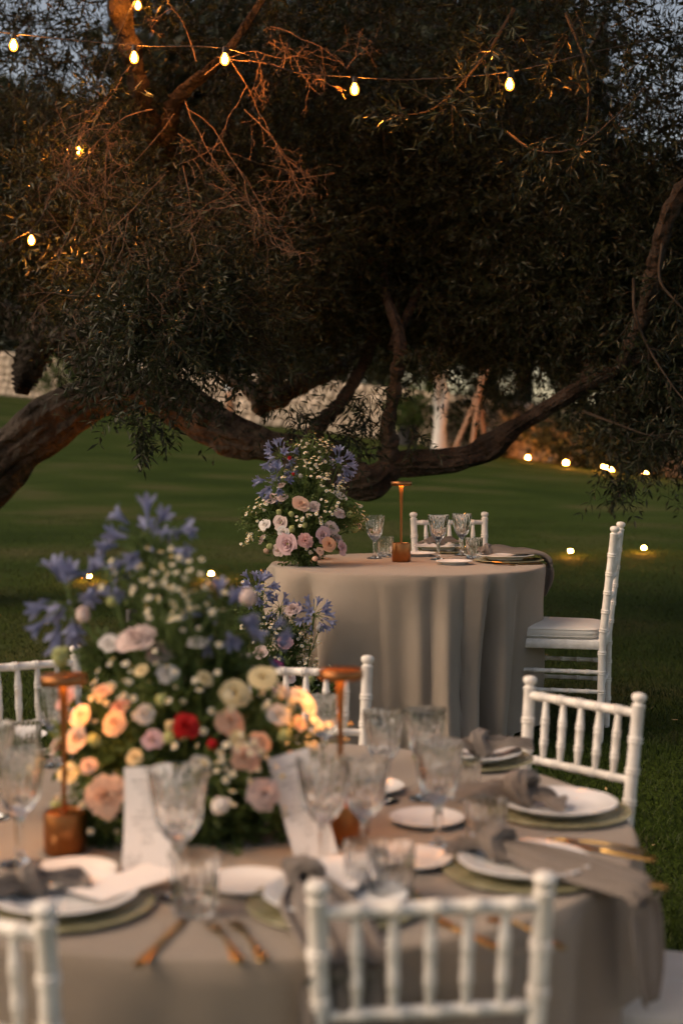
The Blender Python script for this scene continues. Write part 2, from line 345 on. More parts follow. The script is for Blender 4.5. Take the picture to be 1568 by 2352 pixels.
# ------------------------------------------------------------------ leaves and twigs, many at once
def twigs(start, dirn, length, K=7, droop=0.5, nleaf=14, leaf=0.055, lw=0.0155, r0=0.004, wig=0.12, leafless=False, spread=0.9):
    N_ = len(start); start = np.asarray(start, float); dirn = np.asarray(dirn, float)
    dirn /= np.linalg.norm(dirn, axis=1, keepdims=True); length = np.asarray(length, float)
    rv = rng.normal(size=(N_, 3)); rv -= (rv * dirn).sum(1, keepdims=True) * dirn; rv /= np.linalg.norm(rv, axis=1, keepdims=True) + 1e-9
    rv2 = np.cross(dirn, rv); ph = rng.random(N_) * 6.28
    def pos(t):
        t = np.asarray(t)[..., None]
        L_ = length[:, None]
        a = wig * np.sin(3.5 * t + ph[:, None]) - wig * np.sin(ph[:, None])
        b = wig * np.sin(2.6 * t + 2 * ph[:, None]) - wig * np.sin(2 * ph[:, None])
        return start + dirn * (L_ * t) + rv * (L_ * a * t) + rv2 * (L_ * b * t) + np.array([0, 0, -1.0]) * (L_ * droop * t * t)
    rings = []
    for k in range(K):
        t = np.full(N_, k / (K - 1)); p = pos(t); r = r0 * (1 - 0.75 * k / (K - 1))
        rr = r if np.isscalar(r) else r[:, None]
        rings.append(np.stack([p + rv * rr, p + (-0.5 * rv + 0.866 * rv2) * rr, p + (-0.5 * rv - 0.866 * rv2) * rr], 1))
    TV = np.stack(rings, 1).reshape(-1, 3)
    b0 = np.arange(N_)[:, None] * (K * 3); q = []
    for k in range(K - 1):
        for c in range(3):
            q.append(b0 + np.array([[k * 3 + c, k * 3 + (c + 1) % 3, (k + 1) * 3 + (c + 1) % 3, (k + 1) * 3 + c]]))
    TF = np.concatenate(q, 0)
    if leafless: return TV, TF, None, None
    LV = []; 
    for j in range(nleaf):
        t = 0.18 + 0.82 * ((j // 2) + 0.5 * rng.random(N_)) / max(1, (nleaf + 1) // 2 - 0.5); t = np.clip(t, 0, 1)
        p = pos(t); tg = pos(np.clip(t + 0.02, 0, 1.02)) - pos(t - 0.02); tg /= np.linalg.norm(tg, axis=1, keepdims=True) + 1e-9
        a = ph + (j // 2) * 1.57 + (j % 2) * PI + rng.normal(size=N_) * 0.35
        side = rv * np.cos(a)[:, None] + rv2 * np.sin(a)[:, None]; side -= (side * tg).sum(1, keepdims=True) * tg; side /= np.linalg.norm(side, axis=1, keepdims=True) + 1e-9
        d = tg * (0.55 + 0.5 * rng.random(N_))[:, None] + side * spread; d[:, 2] += 0.10; d /= np.linalg.norm(d, axis=1, keepdims=True)
        wv = np.cross(d, tg + 0.3 * rng.normal(size=(N_, 3))); wv /= np.linalg.norm(wv, axis=1, keepdims=True) + 1e-9
        nv = np.cross(d, wv)
        ll = (leaf * (0.65 + 0.6 * rng.random(N_)))[:, None]; ww = (lw * (0.7 + 0.5 * rng.random(N_)))[:, None] * 0.5
        m_ = p + d * ll * 0.45
        LV.append(np.stack([p, m_ + wv * ww + nv * ww * 0.35, p + d * ll - nv * ll * 0.06, m_ - wv * ww + nv * ww * 0.35], 1))
    LV = np.stack(LV, 1).reshape(-1, 3); nl = len(LV) // 4
    LF = np.arange(nl * 4).reshape(-1, 4)
    return TV, TF, LV, LF
def cat(parts):
    Vs, Fs, n = [], [], 0
    for v, f in parts:
        Vs.append(v); Fs.append(f + n); n += len(v)
    return np.concatenate(Vs), np.concatenate(Fs)
def unit_ball(n):
    p = rng.normal(size=(n, 3)); p /= np.linalg.norm(p, axis=1, keepdims=True); return p * (rng.random(n) ** (1 / 2.2))[:, None]

# ------------------------------------------------------------------ the old olive tree behind the small table
olive = empty('olive_tree', P(-420, 1440, 10.3), label='old gnarled olive tree with low arching limbs over the lawn', cat='tree')
def rel(o): return lambda p: Vector(p) - o.location
ro = rel(olive)
def limb(name, pts, seg=14, n=None, gn=0.16, parent=olive, m=None, rl=None):
    """pts: (px, py, depth, radius)"""
    rl = rl or ro
    n = n or len(pts) * 9
    W_ = [(*P(a, b, c), r) for a, b, c, r in pts]; S = smooth_path(W_, n)
    ph = [random.uniform(0, 6.28) for _ in range(6)]; lump = [1 + gn * (0.8 * math.sin(i * 130 / n * .55 + ph[0]) + 0.7 * math.sin(i * 130 / n * 0.23 + ph[1]) * math.sin(i * 130 / n * 0.9 + ph[2])) for i in range(n)]
    def wob(i, a): return lump[i] * (1 + gn * (0.6 * math.sin(3 * a + ph[3] + i * 0.05) + 0.5 * math.sin(5 * a + ph[4] - i * 0.07) + 0.55 * math.sin(9 * a + ph[5] + i * 0.05) * math.sin(i * .11 + ph[1]) + 0.45 * math.sin(14 * a - i * 0.06 + 2 * math.sin(i * .07)) + .3 * math.sin(21 * a + i * .11) * math.sin(i * .31)))
    return MB().tube([rl(p[:3]) for p in S], [max(0.003, p[3]) for p in S], seg, wob=wob).obj(name, m or M['bark'], parent)
limb('trunk', [(-470, 1500, 10.4, .36), (-300, 1340, 10.4, .30), (-60, 1110, 10.3, .225), (60, 1010, 10.2, .19), (160, 945, 10.1, .165), (265, 900, 10.0, .155), (330, 900, 9.95, .14), (410, 930, 9.9, .145), (490, 978, 9.8, .15), (540, 1000, 9.7, .13), (610, 1020, 9.6, .112),
               (720, 1055, 9.4, .115), (800, 1098, 9.3, .12), (850, 1106, 9.2, .108), (920, 1066, 9.2, .083), (1040, 1056, 9.1, .074), (1120, 1030, 9.1, .082), (1180, 985, 9.0, .056), (1260, 935, 8.9, .048), (1350, 880, 8.8, .046), (1480, 820, 8.7, .035), (1640, 770, 8.6, .025)], seg=72, n=460, gn=0.10)
for L_ in [
    [(888, 1085, 9.2, .075), (896, 1020, 9.15, .062), (890, 985, 9.1, .05), (908, 880, 9.0, .042), (915, 770, 8.9, .034), (880, 640, 9.6, .026), (900, 480, 10.0, .018)],
    [(690, 1045, 9.5, .06), (735, 975, 9.6, .052), (790, 915, 9.7, .045), (850, 800, 9.8, .035), (880, 640, 9.9, .025)],
    [(270, 900, 10.0, .17), (180, 800, 10.3, .13), (60, 745, 10.6, .12), (-120, 690, 10.8, .12)],
    [(95, 760, 10.5, .12), (70, 830, 10.4, .11), (52, 880, 10.4, .085), (48, 905, 10.4, .05)],
    [(560, 770, 10.8, .10), (625, 820, 10.7, .10), (612, 900, 10.7, .10), (600, 928, 10.7, .085), (690, 880, 10.6, .07), (770, 850, 10.7, .05), (860, 780, 10.8, .03)],
    [(600, 928, 10.7, .07), (560, 880, 11.0, .06), (520, 860, 11.3, .05), (450, 700, 11.4, .04)],
    [(560, 770, 10.8, .10), (480, 720, 10.8, .09), (400, 650, 10.6, .085), (395, 520, 10.2, .08), (375, 360, 9.6, .075), (330, 240, 9.2, .07), (300, 120, 9.0, .068), (265, -20, 8.9, .066), (230, -260, 8.8, .06)],
    [(385, 390, 9.6, .06), (395, 260, 9.2, .05), (425, 205, 9.0, .042), (520, 120, 8.8, .03), (640, -60, 8.6, .022)],
    [(1640, 360, 8.0, .06), (1545, 470, 8.1, .05), (1500, 620, 8.3, .045), (1478, 720, 8.5, .04), (1430, 830, 8.7, .035)],
    [(1340, 885, 8.8, .035), (1420, 640, 9.6, .03), (1380, 420, 9.8, .026), (1330, 200, 9.8, .02), (1390, 40, 9.6, .016)],
    [(900, 800, 9.0, .03), (990, 600, 9.9, .028), (1060, 380, 10.4, .022), (1150, 200, 10.4, .018), (1220, 20, 10.2, .014)],
    [(265, -20, 8.9, .05), (500, -260, 8.6, .05), (850, -420, 8.0, .045), (1250, -480, 7.6, .04), (1600, -450, 7.4, .03)],
]: limb('limb', L_, seg=12)
# long thin branches
for L_ in [
    [(1520, 560, 7.6, .012), (1515, 640, 7.5, .012), (1550, 690, 7.4, .011), (1600, 740, 7.4, .010)],
    [(1455, 640, 7.6, .012), (1458, 720, 7.5, .012), (1490, 800, 7.5, .011), (1540, 880, 7.4, .010), (1580, 930, 7.3, .008)],
    [(1300, 30, 6.8, .012), (1345, 150, 6.7, .011), (1350, 260, 6.7, .010), (1330, 330, 6.6, .008), (1290, 350, 6.6, .006)],
    [(1160, 300, 6.7, .008), (1230, 345, 6.6, .009), (1320, 340, 6.6, .009), (1410, 270, 6.6, .008), (1480, 200, 6.6, .007)],
    [(1180, 20, 6.9, .012), (1110, 130, 6.8, .010), (1000, 245, 6.7, .008), (900, 265, 6.6, .005)],
    [(1340, 945, 8.0, .010), (1420, 975, 7.8, .010), (1500, 1000, 7.7, .008), (1580, 985, 7.7, .008)],
]: limb('branch', [(a, b, c, r * (.8 - .5 * q / len(L_))) for q, (a, b, c, r) in enumerate(L_)], seg=7, gn=0.05, m=M['twig'])

# crown: clumps of drooping leafy twigs
clumps = []   # centre, radius (x,y,z), twigs, leaves per twig, leaf length
def C(px, py, z, r, n, nl=16, leaf=0.062, fl=1.0): clumps.append((P(px, py, z), (r, r * 0.9, r * 0.8 * fl), n, nl, leaf))
for a in [(60, 120, 9.6, .55, 110), (180, 300, 9.3, .55, 150), (60, 480, 9.0, .55, 170), (210, 520, 8.6, .5, 170), (40, 590, 9.2, .36, 110), (320, 640, 8.2, .38, 150), (420, 720, 7.6, .36, 150),
          (340, 770, 7.4, .26, 75), (480, 770, 7.5, .30, 100), (520, 640, 8.6, .5, 160), (420, 500, 9.4, .5, 130), (560, 420, 9.8, .6, 190), (560, 200, 9.8, .6, 130), (700, 560, 9.6, .6, 210), (720, 330, 9.9, .65, 210), (760, 670, 10.0, .42, 180),
          (690, 740, 10.4, .28, 70), (900, 640, 10.0, .52, 210), (880, 460, 10.0, .65, 230), (940, 280, 9.8, .6, 170), (860, 120, 9.6, .6, 90), (1000, 720, 9.8, .40, 180), (1080, 610, 9.9, .52, 210), (1080, 450, 9.8, .6, 230),
          (1120, 250, 9.4, .55, 150), (1130, 720, 9.6, .34, 150), (1230, 700, 9.5, .5, 210), (1260, 500, 9.4, .55, 210), (1240, 735, 9.6, .32, 120), (1370, 640, 9.2, .5, 190), (1380, 750, 9.2, .38, 160), (1480, 760, 9.0, .5, 170), (1500, 560, 9.0, .5, 170),
          (1480, 890, 8.9, .28, 110), (1560, 920, 8.8, .32, 120), (1350, 330, 9.2, .5, 100), (1530, 400, 9.0, .45, 90), (1180, 90, 8.6, .5, 90), (1400, 90, 8.8, .5, 70), (1540, 180, 8.8, .45, 60), (330, 60, 9.4, .5, 60), (700, 60, 9.2, .55, 100),
          (1000, 60, 9.0, .5, 70), (150, 20, 9.8, .5, 60), (170, 640, 9.0, .26, 70), (620, 690, 9.6, .34, 120), (1470, 990, 8.8, .14, 26), (1540, 1000, 8.8, .14, 26)]: C(*a)
for a in [(-180, 250, 9.5, .8, 120), (-220, 600, 9.5, .8, 120), (1750, 300, 9.0, .8, 120), (1760, 700, 9.0, .8, 120), (1720, 980, 8.9, .5, 60), (200, -250, 8.8, .8, 110), (700, -280, 8.4, .8, 120), (1200, -300, 8.0, .8, 120), (1600, -250, 8.4, .8, 100),
          (450, -420, 7.4, .8, 90), (1000, -500, 7.0, .8, 90), (1500, -480, 7.0, .8, 90), (0, -480, 7.6, .8, 80), (300, -700, 6.2, 1.0, 150), (900, -800, 6.0, 1.0, 170), (1500, -800, 6.0, 1.0, 170), (1900, -500, 6.6, 1.0, 150), (600, -1100, 7.5, 1.2, 190), (1300, -1100, 7.5, 1.2, 190), (1900, 100, 8, 1.0, 140), (-400, -200, 8, 1.0, 140), (0, -1300, 7.5, 1.2, 170), (900, -1600, 7.5, 1.3, 200), (1700, -1400, 7.2, 1.2, 170), (-500, -800, 8, 1.2, 170), (2200, -900, 7.6, 1.2, 150), (2100, 500, 8.5, .9, 120)]: C(*a, nl=18, leaf=0.095)  # out-of-view crown; overhead clumps with oversized leaves are added to shade the lawn
tp, lp = [], []
for c, r, n, nl, leaf in clumps:
    n = int(n * (1.25 if (c.z - CAMZ) / c.y * -F_ + YH < 260 else 1.75))
    u = unit_ball(n); st = np.array(c) + u * np.array(r) + np.array([0, 0, 0.05])
    d = rng.normal(size=(n, 3)) * 0.7 + u * 0.9 + np.array([0, -0.15, -0.05])
    a, b, e, f = twigs(st, d, 0.22 + 0.26 * rng.random(n), K=4, droop=0.26, nleaf=nl, leaf=leaf, r0=0.0028, wig=0.16, spread=1.15)
    tp.append((a, b)); lp.append((e, f))
# hanging sprays in front, sharp against the lawn
def spray(px, py, z, n, ln, spread, nl=18, leaf=0.06, dn=-0.6):
    c = np.array(P(px, py, z)); st = c + rng.normal(size=(n, 3)) * 0.02
    d = rng.normal(size=(n, 3)) * spread + np.array([0, 0, dn])
    a, b, e, f = twigs(st, d, ln * (0.6 + 0.6 * rng.random(n)), droop=0.35, nleaf=nl, leaf=leaf, r0=0.0028, wig=0.2)
    tp.append((a, b)); lp.append((e, f))
for a in [(300, 935, 7.2, 5, .22, .5), (330, 960, 7.2, 4, .16, .4), (375, 950, 7.2, 4, .12, .5), (315, 985, 7.2, 4, .13, .5), (260, 890, 7.3, 5, .2, .6), (195, 800, 7.6, 5, .2, .6), (225, 850, 7.5, 4, .2, .6),
          (390, 760, 7.0, 14, .28, .7), (300, 720, 7.1, 14, .28, .7), (460, 700, 7.1, 14, .28, .7), (530, 740, 7.4, 12, .24, .7), (680, 930, 7.4, 4, .2, .5), (690, 950, 7.4, 3, .16, .3), (740, 980, 7.6, 8, .2, .6), (790, 985, 7.6, 9, .22, .5), (850, 900, 7.8, 9, .25, .6), (840, 950, 7.8, 6, .2, .6), (955, 990, 7.8, 4, .15, .6),
          (1400, 1040, 8.0, 5, .24, .3), (1425, 1090, 8.0, 7, .16, .4), (1460, 1020, 8.0, 8, .25, .5), (1530, 1010, 8.0, 8, .25, .5), (1010, 800, 8.6, 6, .22, .5), (960, 810, 8.6, 6, .22, .5)]: spray(*a)
for a in [(1515, 640, 7.5, 5, .2, .6), (1550, 690, 7.4, 5, .2, .6), (1460, 720, 7.5, 5, .2, .6), (1490, 800, 7.5, 6, .2, .6), (1540, 880, 7.4, 6, .2, .6), (1420, 975, 7.8, 6, .18, .6), (1500, 1000, 7.7, 5, .16, .6), (1345, 200, 6.7, 4, .2, .6), (1335, 320, 6.6, 4, .16, .6), (1240, 345, 6.6, 5, .16, .5), (1330, 338, 6.6, 4, .16, .6), (1410, 270, 6.6, 5, .18, .6), (1110, 130, 6.8, 5, .2, .6), (1050, 200, 6.7, 5, .2, .6)]: spray(*a, 12, .06, -.25)
# near leafy shoots, out of focus, upper right
for a in [(1130, 110, 6.2, 7, .3, .5, 14), (1020, 250, 6.2, 6, .25, .5, 12), (1250, 330, 6.4, 6, .2, .4, 10), (1420, 160, 6.6, 6, .3, .5, 12), (930, 260, 6.4, 5, .2, .5, 12), (1330, 40, 6.5, 6, .3, .5, 12), (230, 240, 7.0, 8, .3, .6, 12), (420, 420, 7.0, 10, .3, .6, 12), (330, 470, 7.0, 10, .3, .7, 12), (560, 520, 7.2, 12, .3, .7, 14), (150, 420, 7.4, 10, .3, .7, 14)]: spray(*a, leaf=0.062, dn=-0.2)
V, Fq = cat(tp); tag(link('twigs', np_mesh('twigs', V - np.array(olive.location), Fq, M['twig']), olive), kind='stuff')
V, Fq = cat(lp); tag(link('crown', np_mesh('crown', V - np.array(olive.location), Fq, M['olive_leaf']), olive), kind='stuff')
NLEAF = len(Fq)
# bare twigs round the festoon bulbs
dead = []
def bare(p, d, ln, r, depth):
    n = 9; ph = random.uniform(0, 6.3); ax = d.orthogonal().normalized(); ay = d.cross(ax); pts = []; c = p.copy(); dd = d.copy(); br = []
    for i in range(n):
        pts.append(c.copy()); c = c + dd * (ln / n)
        dd = (dd + Vector((random.gauss(0, .15), random.gauss(0, .12), random.gauss(-.035, .15)))).normalized()
        if depth > 0 and i > 1 and random.random() < 0.55: br.append((c.copy(), dd.copy(), i))
    dead.append((pts, [r * (1 - .8 * i / n) + .0007 for i in range(n)]))
    for q, e, i in br:
        s = Vector((random.gauss(0, 1), random.gauss(0, .8), random.gauss(-.1, 1))).normalized()
        bare(q, (e * 0.5 + s * 0.8).normalized(), ln * random.uniform(.4, .75) * (1 - .04 * i), r * 0.6, depth - 1)
for (px, py, z, dx, dz, ln) in [(425, 230, 7.0, .3, -1, .75), (400, 260, 7.0, -.6, -.8, .7), (430, 250, 6.9, .9, -.5, .7), (470, 170, 6.9, .7, .5, .5), (500, 130, 6.8, .8, -.2, .5), (350, 250, 7.0, -.9, -.2, .6), (450, 140, 6.9, -.2, .9, .5), (520, 120, 6.8, .5, -.9, .55), (300, 150, 7.1, -.5, -.6, .5), (420, 380, 6.9, .2, -1, .5), (380, 400, 7.0, -.7, -.7, .6), (560, 250, 6.9, .6, -.6, .5), (620, 60, 7.0, .8, -.2, .5), (250, 330, 7.2, -.3, -1, .5), (480, 420, 6.9, .9, -.4, .5), (180, 480, 7.4, -.2, -1, .5), (330, 560, 7.2, .3, -.9, .5), (230, 620, 7.2, -.4, -.7, .5)]:
    bare(P(px, py, z), Vector((dx, random.uniform(-.3, .3), dz)).normalized(), ln, .0031, 3)
mb = MB()
for pts, r in dead: mb.tube([ro(p) for p in pts], r, 4, cap=False)
tag(mb.obj('bare_twigs', M['dead_twig'], olive), kind='stuff')

# ------------------------------------------------------------------ far trees, shrubs, wall
def leafball(n, size, r, flat=0.8, shell=0.5):
    p = rng.normal(size=(n, 3)); p /= np.linalg.norm(p, axis=1, keepdims=True)
    lob = 1 + 0.18 * np.sin(p[:, 0] * 6 + p[:, 2] * 4) + 0.15 * np.sin(p[:, 1] * 7 - p[:, 2] * 5 + 1)
    p = p * (lob * (shell + (1 - shell) * rng.random(n)) * r)[:, None] * np.array([1, 1, flat])
    d = rng.normal(size=(n, 3)); d /= np.linalg.norm(d, axis=1, keepdims=True); e = rng.normal(size=(n, 3)); e = np.cross(d, e); e /= np.linalg.norm(e, axis=1, keepdims=True)
    s = (size * (0.6 + 0.8 * rng.random(n)))[:, None]
    V = np.stack([p - d * s, p + e * s * 0.45, p + d * s, p - e * s * 0.45], 1).reshape(-1, 3)
    return V, np.arange(4 * n).reshape(-1, 4)
def crown_mesh(name, blobs, size, m):
    parts = []
    for (x, y, z, r, n) in blobs:
        v, f = leafball(n, size, r); parts.append((v + np.array([x, y, z]), f))
    return np_mesh(name, *cat(parts), m)
crownA = crown_mesh('crown', [(0, 0, 3.6, 1.7, 3200), (1.5, .3, 3.0, 1.3, 2000), (-1.6, -.2, 3.1, 1.3, 2000), (.3, -.8, 4.8, 1.3, 1800), (-.8, .8, 4.6, 1.2, 1500), (1.0, .6, 4.4, 1.1, 1300)], .11, M['far_leaf'])
crownB = crown_mesh('crown', [(0, 0, 6.0, 2.6, 4200), (2.2, 0, 5.0, 2.0, 2600), (-2.2, .3, 5.2, 2.0, 2600), (.5, -.4, 8.2, 2.2, 2600), (-1.2, .2, 7.4, 1.9, 2000), (1.6, .3, 7.2, 1.8, 1800), (0, 0, 3.6, 2.0, 2200)], .17, M['far_leaf'])
def far_tree(loc, cr, label, scale=1.0, rz=0.0, tr=.16, h=3.4, wm=None, name='background_tree', group='trees beyond the lawn'):
    t = empty(name, loc, rz, label, 'tree', group)
    k = h / 3.0
    MB().tube([(0, 0, -.1), (.02, 0, .3), (0, .02, .9 * k), (.05, .03, 1.6 * k), (.15, .02, 2.3 * k), (.1, 0, h)], [tr * 1.5, tr * 1.12, tr * .95, tr * .9, tr * .7, tr * .4], 10,
              wob=lambda i, a: 1 + .1 * math.sin(3 * a + i)).obj('trunk', M['bark'], t)
    for q in range(3):
        a = q * 2.1 + rz; MB().tube([(.05, .03, 1.5 * k), (.35 * math.cos(a), .35 * math.sin(a), 2.2 * k), (.8 * math.cos(a), .8 * math.sin(a), 3.0 * k)], [tr * .6, tr * .45, tr * .2], 7).obj('limb', M['bark'], t)
    o = tag(link('crown', cr, t), kind='stuff'); o.scale = (scale,) * 3
    return t
def G(px, py): p = onground(px, py); return Vector((p.x, p.y, g(p.x, p.y)))
def at(px, depth):      # a ground place at this column and distance
    x = (px - CX) / F_ * depth; return Vector((x, depth, g(x, depth)))
# whitewashed olive trunks
def white_trunk(px, py, label, h=2.6, sc=1.0, lean=0.0):
    b = at(px, py); t = empty('whitewashed_tree', b, 0, label, 'tree', 'whitewashed trees on the lawn edge')
    MB().tube([(0, 0, -.1), (0, 0, .12), (.02 * sc, 0, .6 * sc), (.05 * sc, 0, 1.05 * sc), (.04 * sc, 0, 1.3 * sc)], [.27 * sc, .24 * sc, .18 * sc, .2 * sc, .19 * sc], 12, wob=lambda i, a: 1 + .1 * math.sin(3 * a + i * 1.3)).obj('trunk', M['whitewash'], t)
    MB().tube([(.08 * sc, 0, 1.15 * sc), (.2 * sc + lean, 0, 1.7 * sc), (.12 * sc + lean, 0, 2.2 * sc), (.3 * sc, .1, 3.0)], [.15 * sc, .11 * sc, .1 * sc, .05], 9).obj('limb', M['whitewash'], t)
    MB().tube([(0, 0, 1.15 * sc), (-.1 * sc, 0, 1.6 * sc), (-.06 * sc, 0, 2.1 * sc), (-.4 * sc, -.1, 2.9)], [.14 * sc, .10 * sc, .09 * sc, .05], 9).obj('limb', M['whitewash'], t)
    o = tag(link('crown', crownA, t), kind='stuff'); o.scale = (.85,) * 3; o.location.z = .15
    return t
white_trunk(1008, 40, 'whitewashed forked tree trunk beside the wooden tripod', sc=.9)
white_trunk(812, 46, 'crooked whitewashed tree trunk behind the two upright olive limbs', sc=1.0, lean=.12)
# wooden tripod of peeled poles
tp_ = at(1075, 37); tri = empty('pole_tripod', tp_, 0, 'rustic tripod of three brown wooden poles lashed near the top', 'tripod')
top = Vector((.28, 0, 1.75))
for e, ex in [((-.48, -.2, -.05), 1.06), ((.02, -.3, -.05), 1.02), ((.52, .25, -.05), .72)]:
    e = Vector(e); pts = [e.lerp(top, k / 5 * ex * (1.25 if ex > 1 else 1.0)) + Vector((random.gauss(0, .012), 0, random.gauss(0, .012))) for k in range(6)]
    MB().tube(pts, [.062, .056, .052, .056, .05, .045], 9).obj('pole', M['pole'], tri)
MB().tube([(.17, -.04, 1.30), (.26, -.04, 1.33), (.27, .06, 1.36), (.17, .05, 1.33), (.17, -.04, 1.31)], .02, 6).obj('lashing', M['twig'], tri)
# dark pot with a bush
pb = at(935, 41); pot = empty('potted_shrub', pb, 0, 'dark round pot holding a bushy green shrub by the wall', 'plant')
MB().lathe([(.26, 0), (.30, .2), (.33, .5), (.35, .52), (.35, .57), (.31, .57), (.30, .5), (.0, .49)], 18).obj('pot', M['pot'], pot)
tag(link('foliage', np_mesh('foliage', *leafball(1300, .07, .62, .9), M['shrub_leaf']), pot, loc=(0, 0, 1.0)), kind='stuff')
# shrubs
def shrub(px, depth, r, label, n=1500, flat=.85, m=None, group='shrubs along the stone wall', size=.08, lift=.55):
    b = at(px, depth); s = empty('shrub', b, 0, label, 'shrub', group)
    MB().tube([(0, 0, -.1), (.03, 0, r * .5), (0, .03, r)], [.06, .05, .03], 7).obj('stem', M['bark'], s)
    tag(link('foliage', np_mesh('foliage', *leafball(n, size, r, flat), m or M['shrub_leaf']), s, loc=(0, 0, r * flat * (.45 + lift * .6))), kind='stuff')
shrub(135, 49, 1.05, 'round bright green shrub left of the olive trunk against the wall', lift=1.4)
shrub(640, 50, .62, 'small green shrub at the foot of the wall behind the curved limb', lift=.3)
shrub(1340, 38.9, 1.6, 'wide dark evergreen shrub behind the garden lights', 4200, .72, M['far_leaf'])
shrub(1140, 41.0, 1.5, 'dark evergreen shrub behind the wooden tripod', 3600, .85, M['far_leaf'])
shrub(1435, 37.6, 1.35, 'dark shrub next to the right end of the stone wall', 3600, .8, M['far_leaf'])
shrub(1000, 42.5, 1.3, 'dark green shrub behind the potted bush', 2400, .9, M['shrub_leaf'])
shrub(860, 44.5, 1.1, 'loose green shrub between the whitewashed trunk and the pot', 1600, .9, M['shrub_leaf'])

for px, d, r_, lab in [(-40, 61, 2.0, 'dark hedge shrub above the wall at far left'), (90, 59, 2.1, 'dark hedge shrub above the wall left of the trunk'), (600, 53, 2.0, 'dark hedge shrub behind the wall above the curved limb'), (730, 51, 1.9, 'dark hedge shrub behind the wall right of the curved limb'), (850, 49, 1.8, 'dark hedge shrub behind the wall at the upright limb')]:
    shrub(px, d, r_, lab, 3000, .8, M['far_leaf'], 'hedge behind the stone wall', .11, .9)
# dry stone wall running along the top of the lawn, stones as pieces
wall = empty('stone_wall', (0, 0, 0), label='pale dry stone wall along the far edge of the lawn', cat='wall')
A = Vector((-24, 60.5, 0)); B = Vector((17, 32.5, 0)); wd = (B - A); WL = wd.length; wd.normalize(); wnrm = Vector((wd.y, -wd.x, 0))
if wnrm.y > 0: wnrm = -wnrm
WH = 1.65
NS = 90; bv = []; 
for i in range(NS + 1):
    p = A + wd * (WL * i / NS); z0 = g(p.x, p.y) - .4
    for (o_, z) in ((0.0, z0), (0.0, z0 + .4 + WH - .03), (.5, z0 + .4 + WH - .03), (.5, z0)): q = p - wnrm * o_; bv.append((q.x, q.y, z))
bf = [(4 * i + k, 4 * (i + 1) + k, 4 * (i + 1) + (k + 1) % 4, 4 * i + (k + 1) % 4) for i in range(NS) for k in range(4)] + [(0, 1, 2, 3), (4 * NS + 3, 4 * NS + 2, 4 * NS + 1, 4 * NS)]
MB().add(bv, bf).obj('wall_core', M['mortar'], wall, smooth=False)
def stone_mesh(k):
    r = random.Random(k); v = []
    for (sx, sz) in ((-1, -1), (1, -1), (1, 1), (-1, 1)): v.append((sx * .5, .0, sz * .5))
    for (sx, sz) in ((-1, -1), (1, -1), (1, 1), (-1, 1)): v.append((sx * (.5 + r.uniform(-.06, .0)), -.6, sz * (.5 + r.uniform(-.06, 0))))
    for (sx, sz) in ((-1, -1), (1, -1), (1, 1), (-1, 1)): v.append((sx * (.36 + r.uniform(-.07, .07)), -1 + r.uniform(-.15, .15), sz * (.34 + r.uniform(-.07, .07))))
    f = []
    for l in (0, 4):
        for k_ in range(4): f.append((l + k_, l + (k_ + 1) % 4, l + 4 + (k_ + 1) % 4, l + 4 + k_))
    f.append((8, 9, 10, 11))
    b = MB(); b.add(v, f); return b.mesh('stone', M['stone'])
SM = [stone_mesh(k) for k in range(8)]
stones = []
row, z = 0, 0.0
while z < WH - .06:
    hh = random.uniform(.22, .34); s_ = random.uniform(-.3, 0)
    while s_ < WL:
        ln = random.uniform(.26, .52); stones.append((s_ + ln / 2, z + hh / 2, ln - .03, hh - .03)); s_ += ln
    z += hh
# stones in the openings the photograph shows are pieces of their own; the rest is one part
def vis(px, py): return (-10 < px < 260 and py > 790) or (400 < px < 480 and py > 780) or (590 < px < 900 and py > 850) or (1180 < px < 1270 and py > 930) or (1330 < px < 1400 and py > 1010) or (1450 < px < 1590 and py > 980)
rot = math.atan2(wd.y, wd.x); scored = []; rest = MB()
for (s_, z, ln, hh) in stones:
    p = A + wd * s_; zz = g(p.x, p.y) + z; dp = p.y
    px = CX + p.x / dp * F_; py = YH - (zz - CAMZ) / dp * F_
    scored.append((1 if vis(px, py) else 0, -dp, p, zz, ln, hh))
scored.sort(key=lambda t: (-t[0], -t[1]))
for i, (vz, nd, p, zz, ln, hh) in enumerate(scored):
    me = random.choice(SM); dpt = random.uniform(.06, .12)
    if i < 300 and vz:
        o = link('stone', me, wall, loc=(p.x, p.y, zz), rot=(0, random.gauss(0, .04), rot), scale=(ln, dpt, hh))
    elif -26 < p.x < 20:
        T = Matrix.Translation((p.x, p.y, zz)) @ Matrix.Rotation(rot, 4, 'Z') @ Matrix.Diagonal((ln, dpt, hh, 1))
        rest.add([T @ v.co for v in me.vertices], [tuple(q.vertices) for q in me.polygons])
tag(rest.obj('stones', M['stone'], wall), kind='stuff')
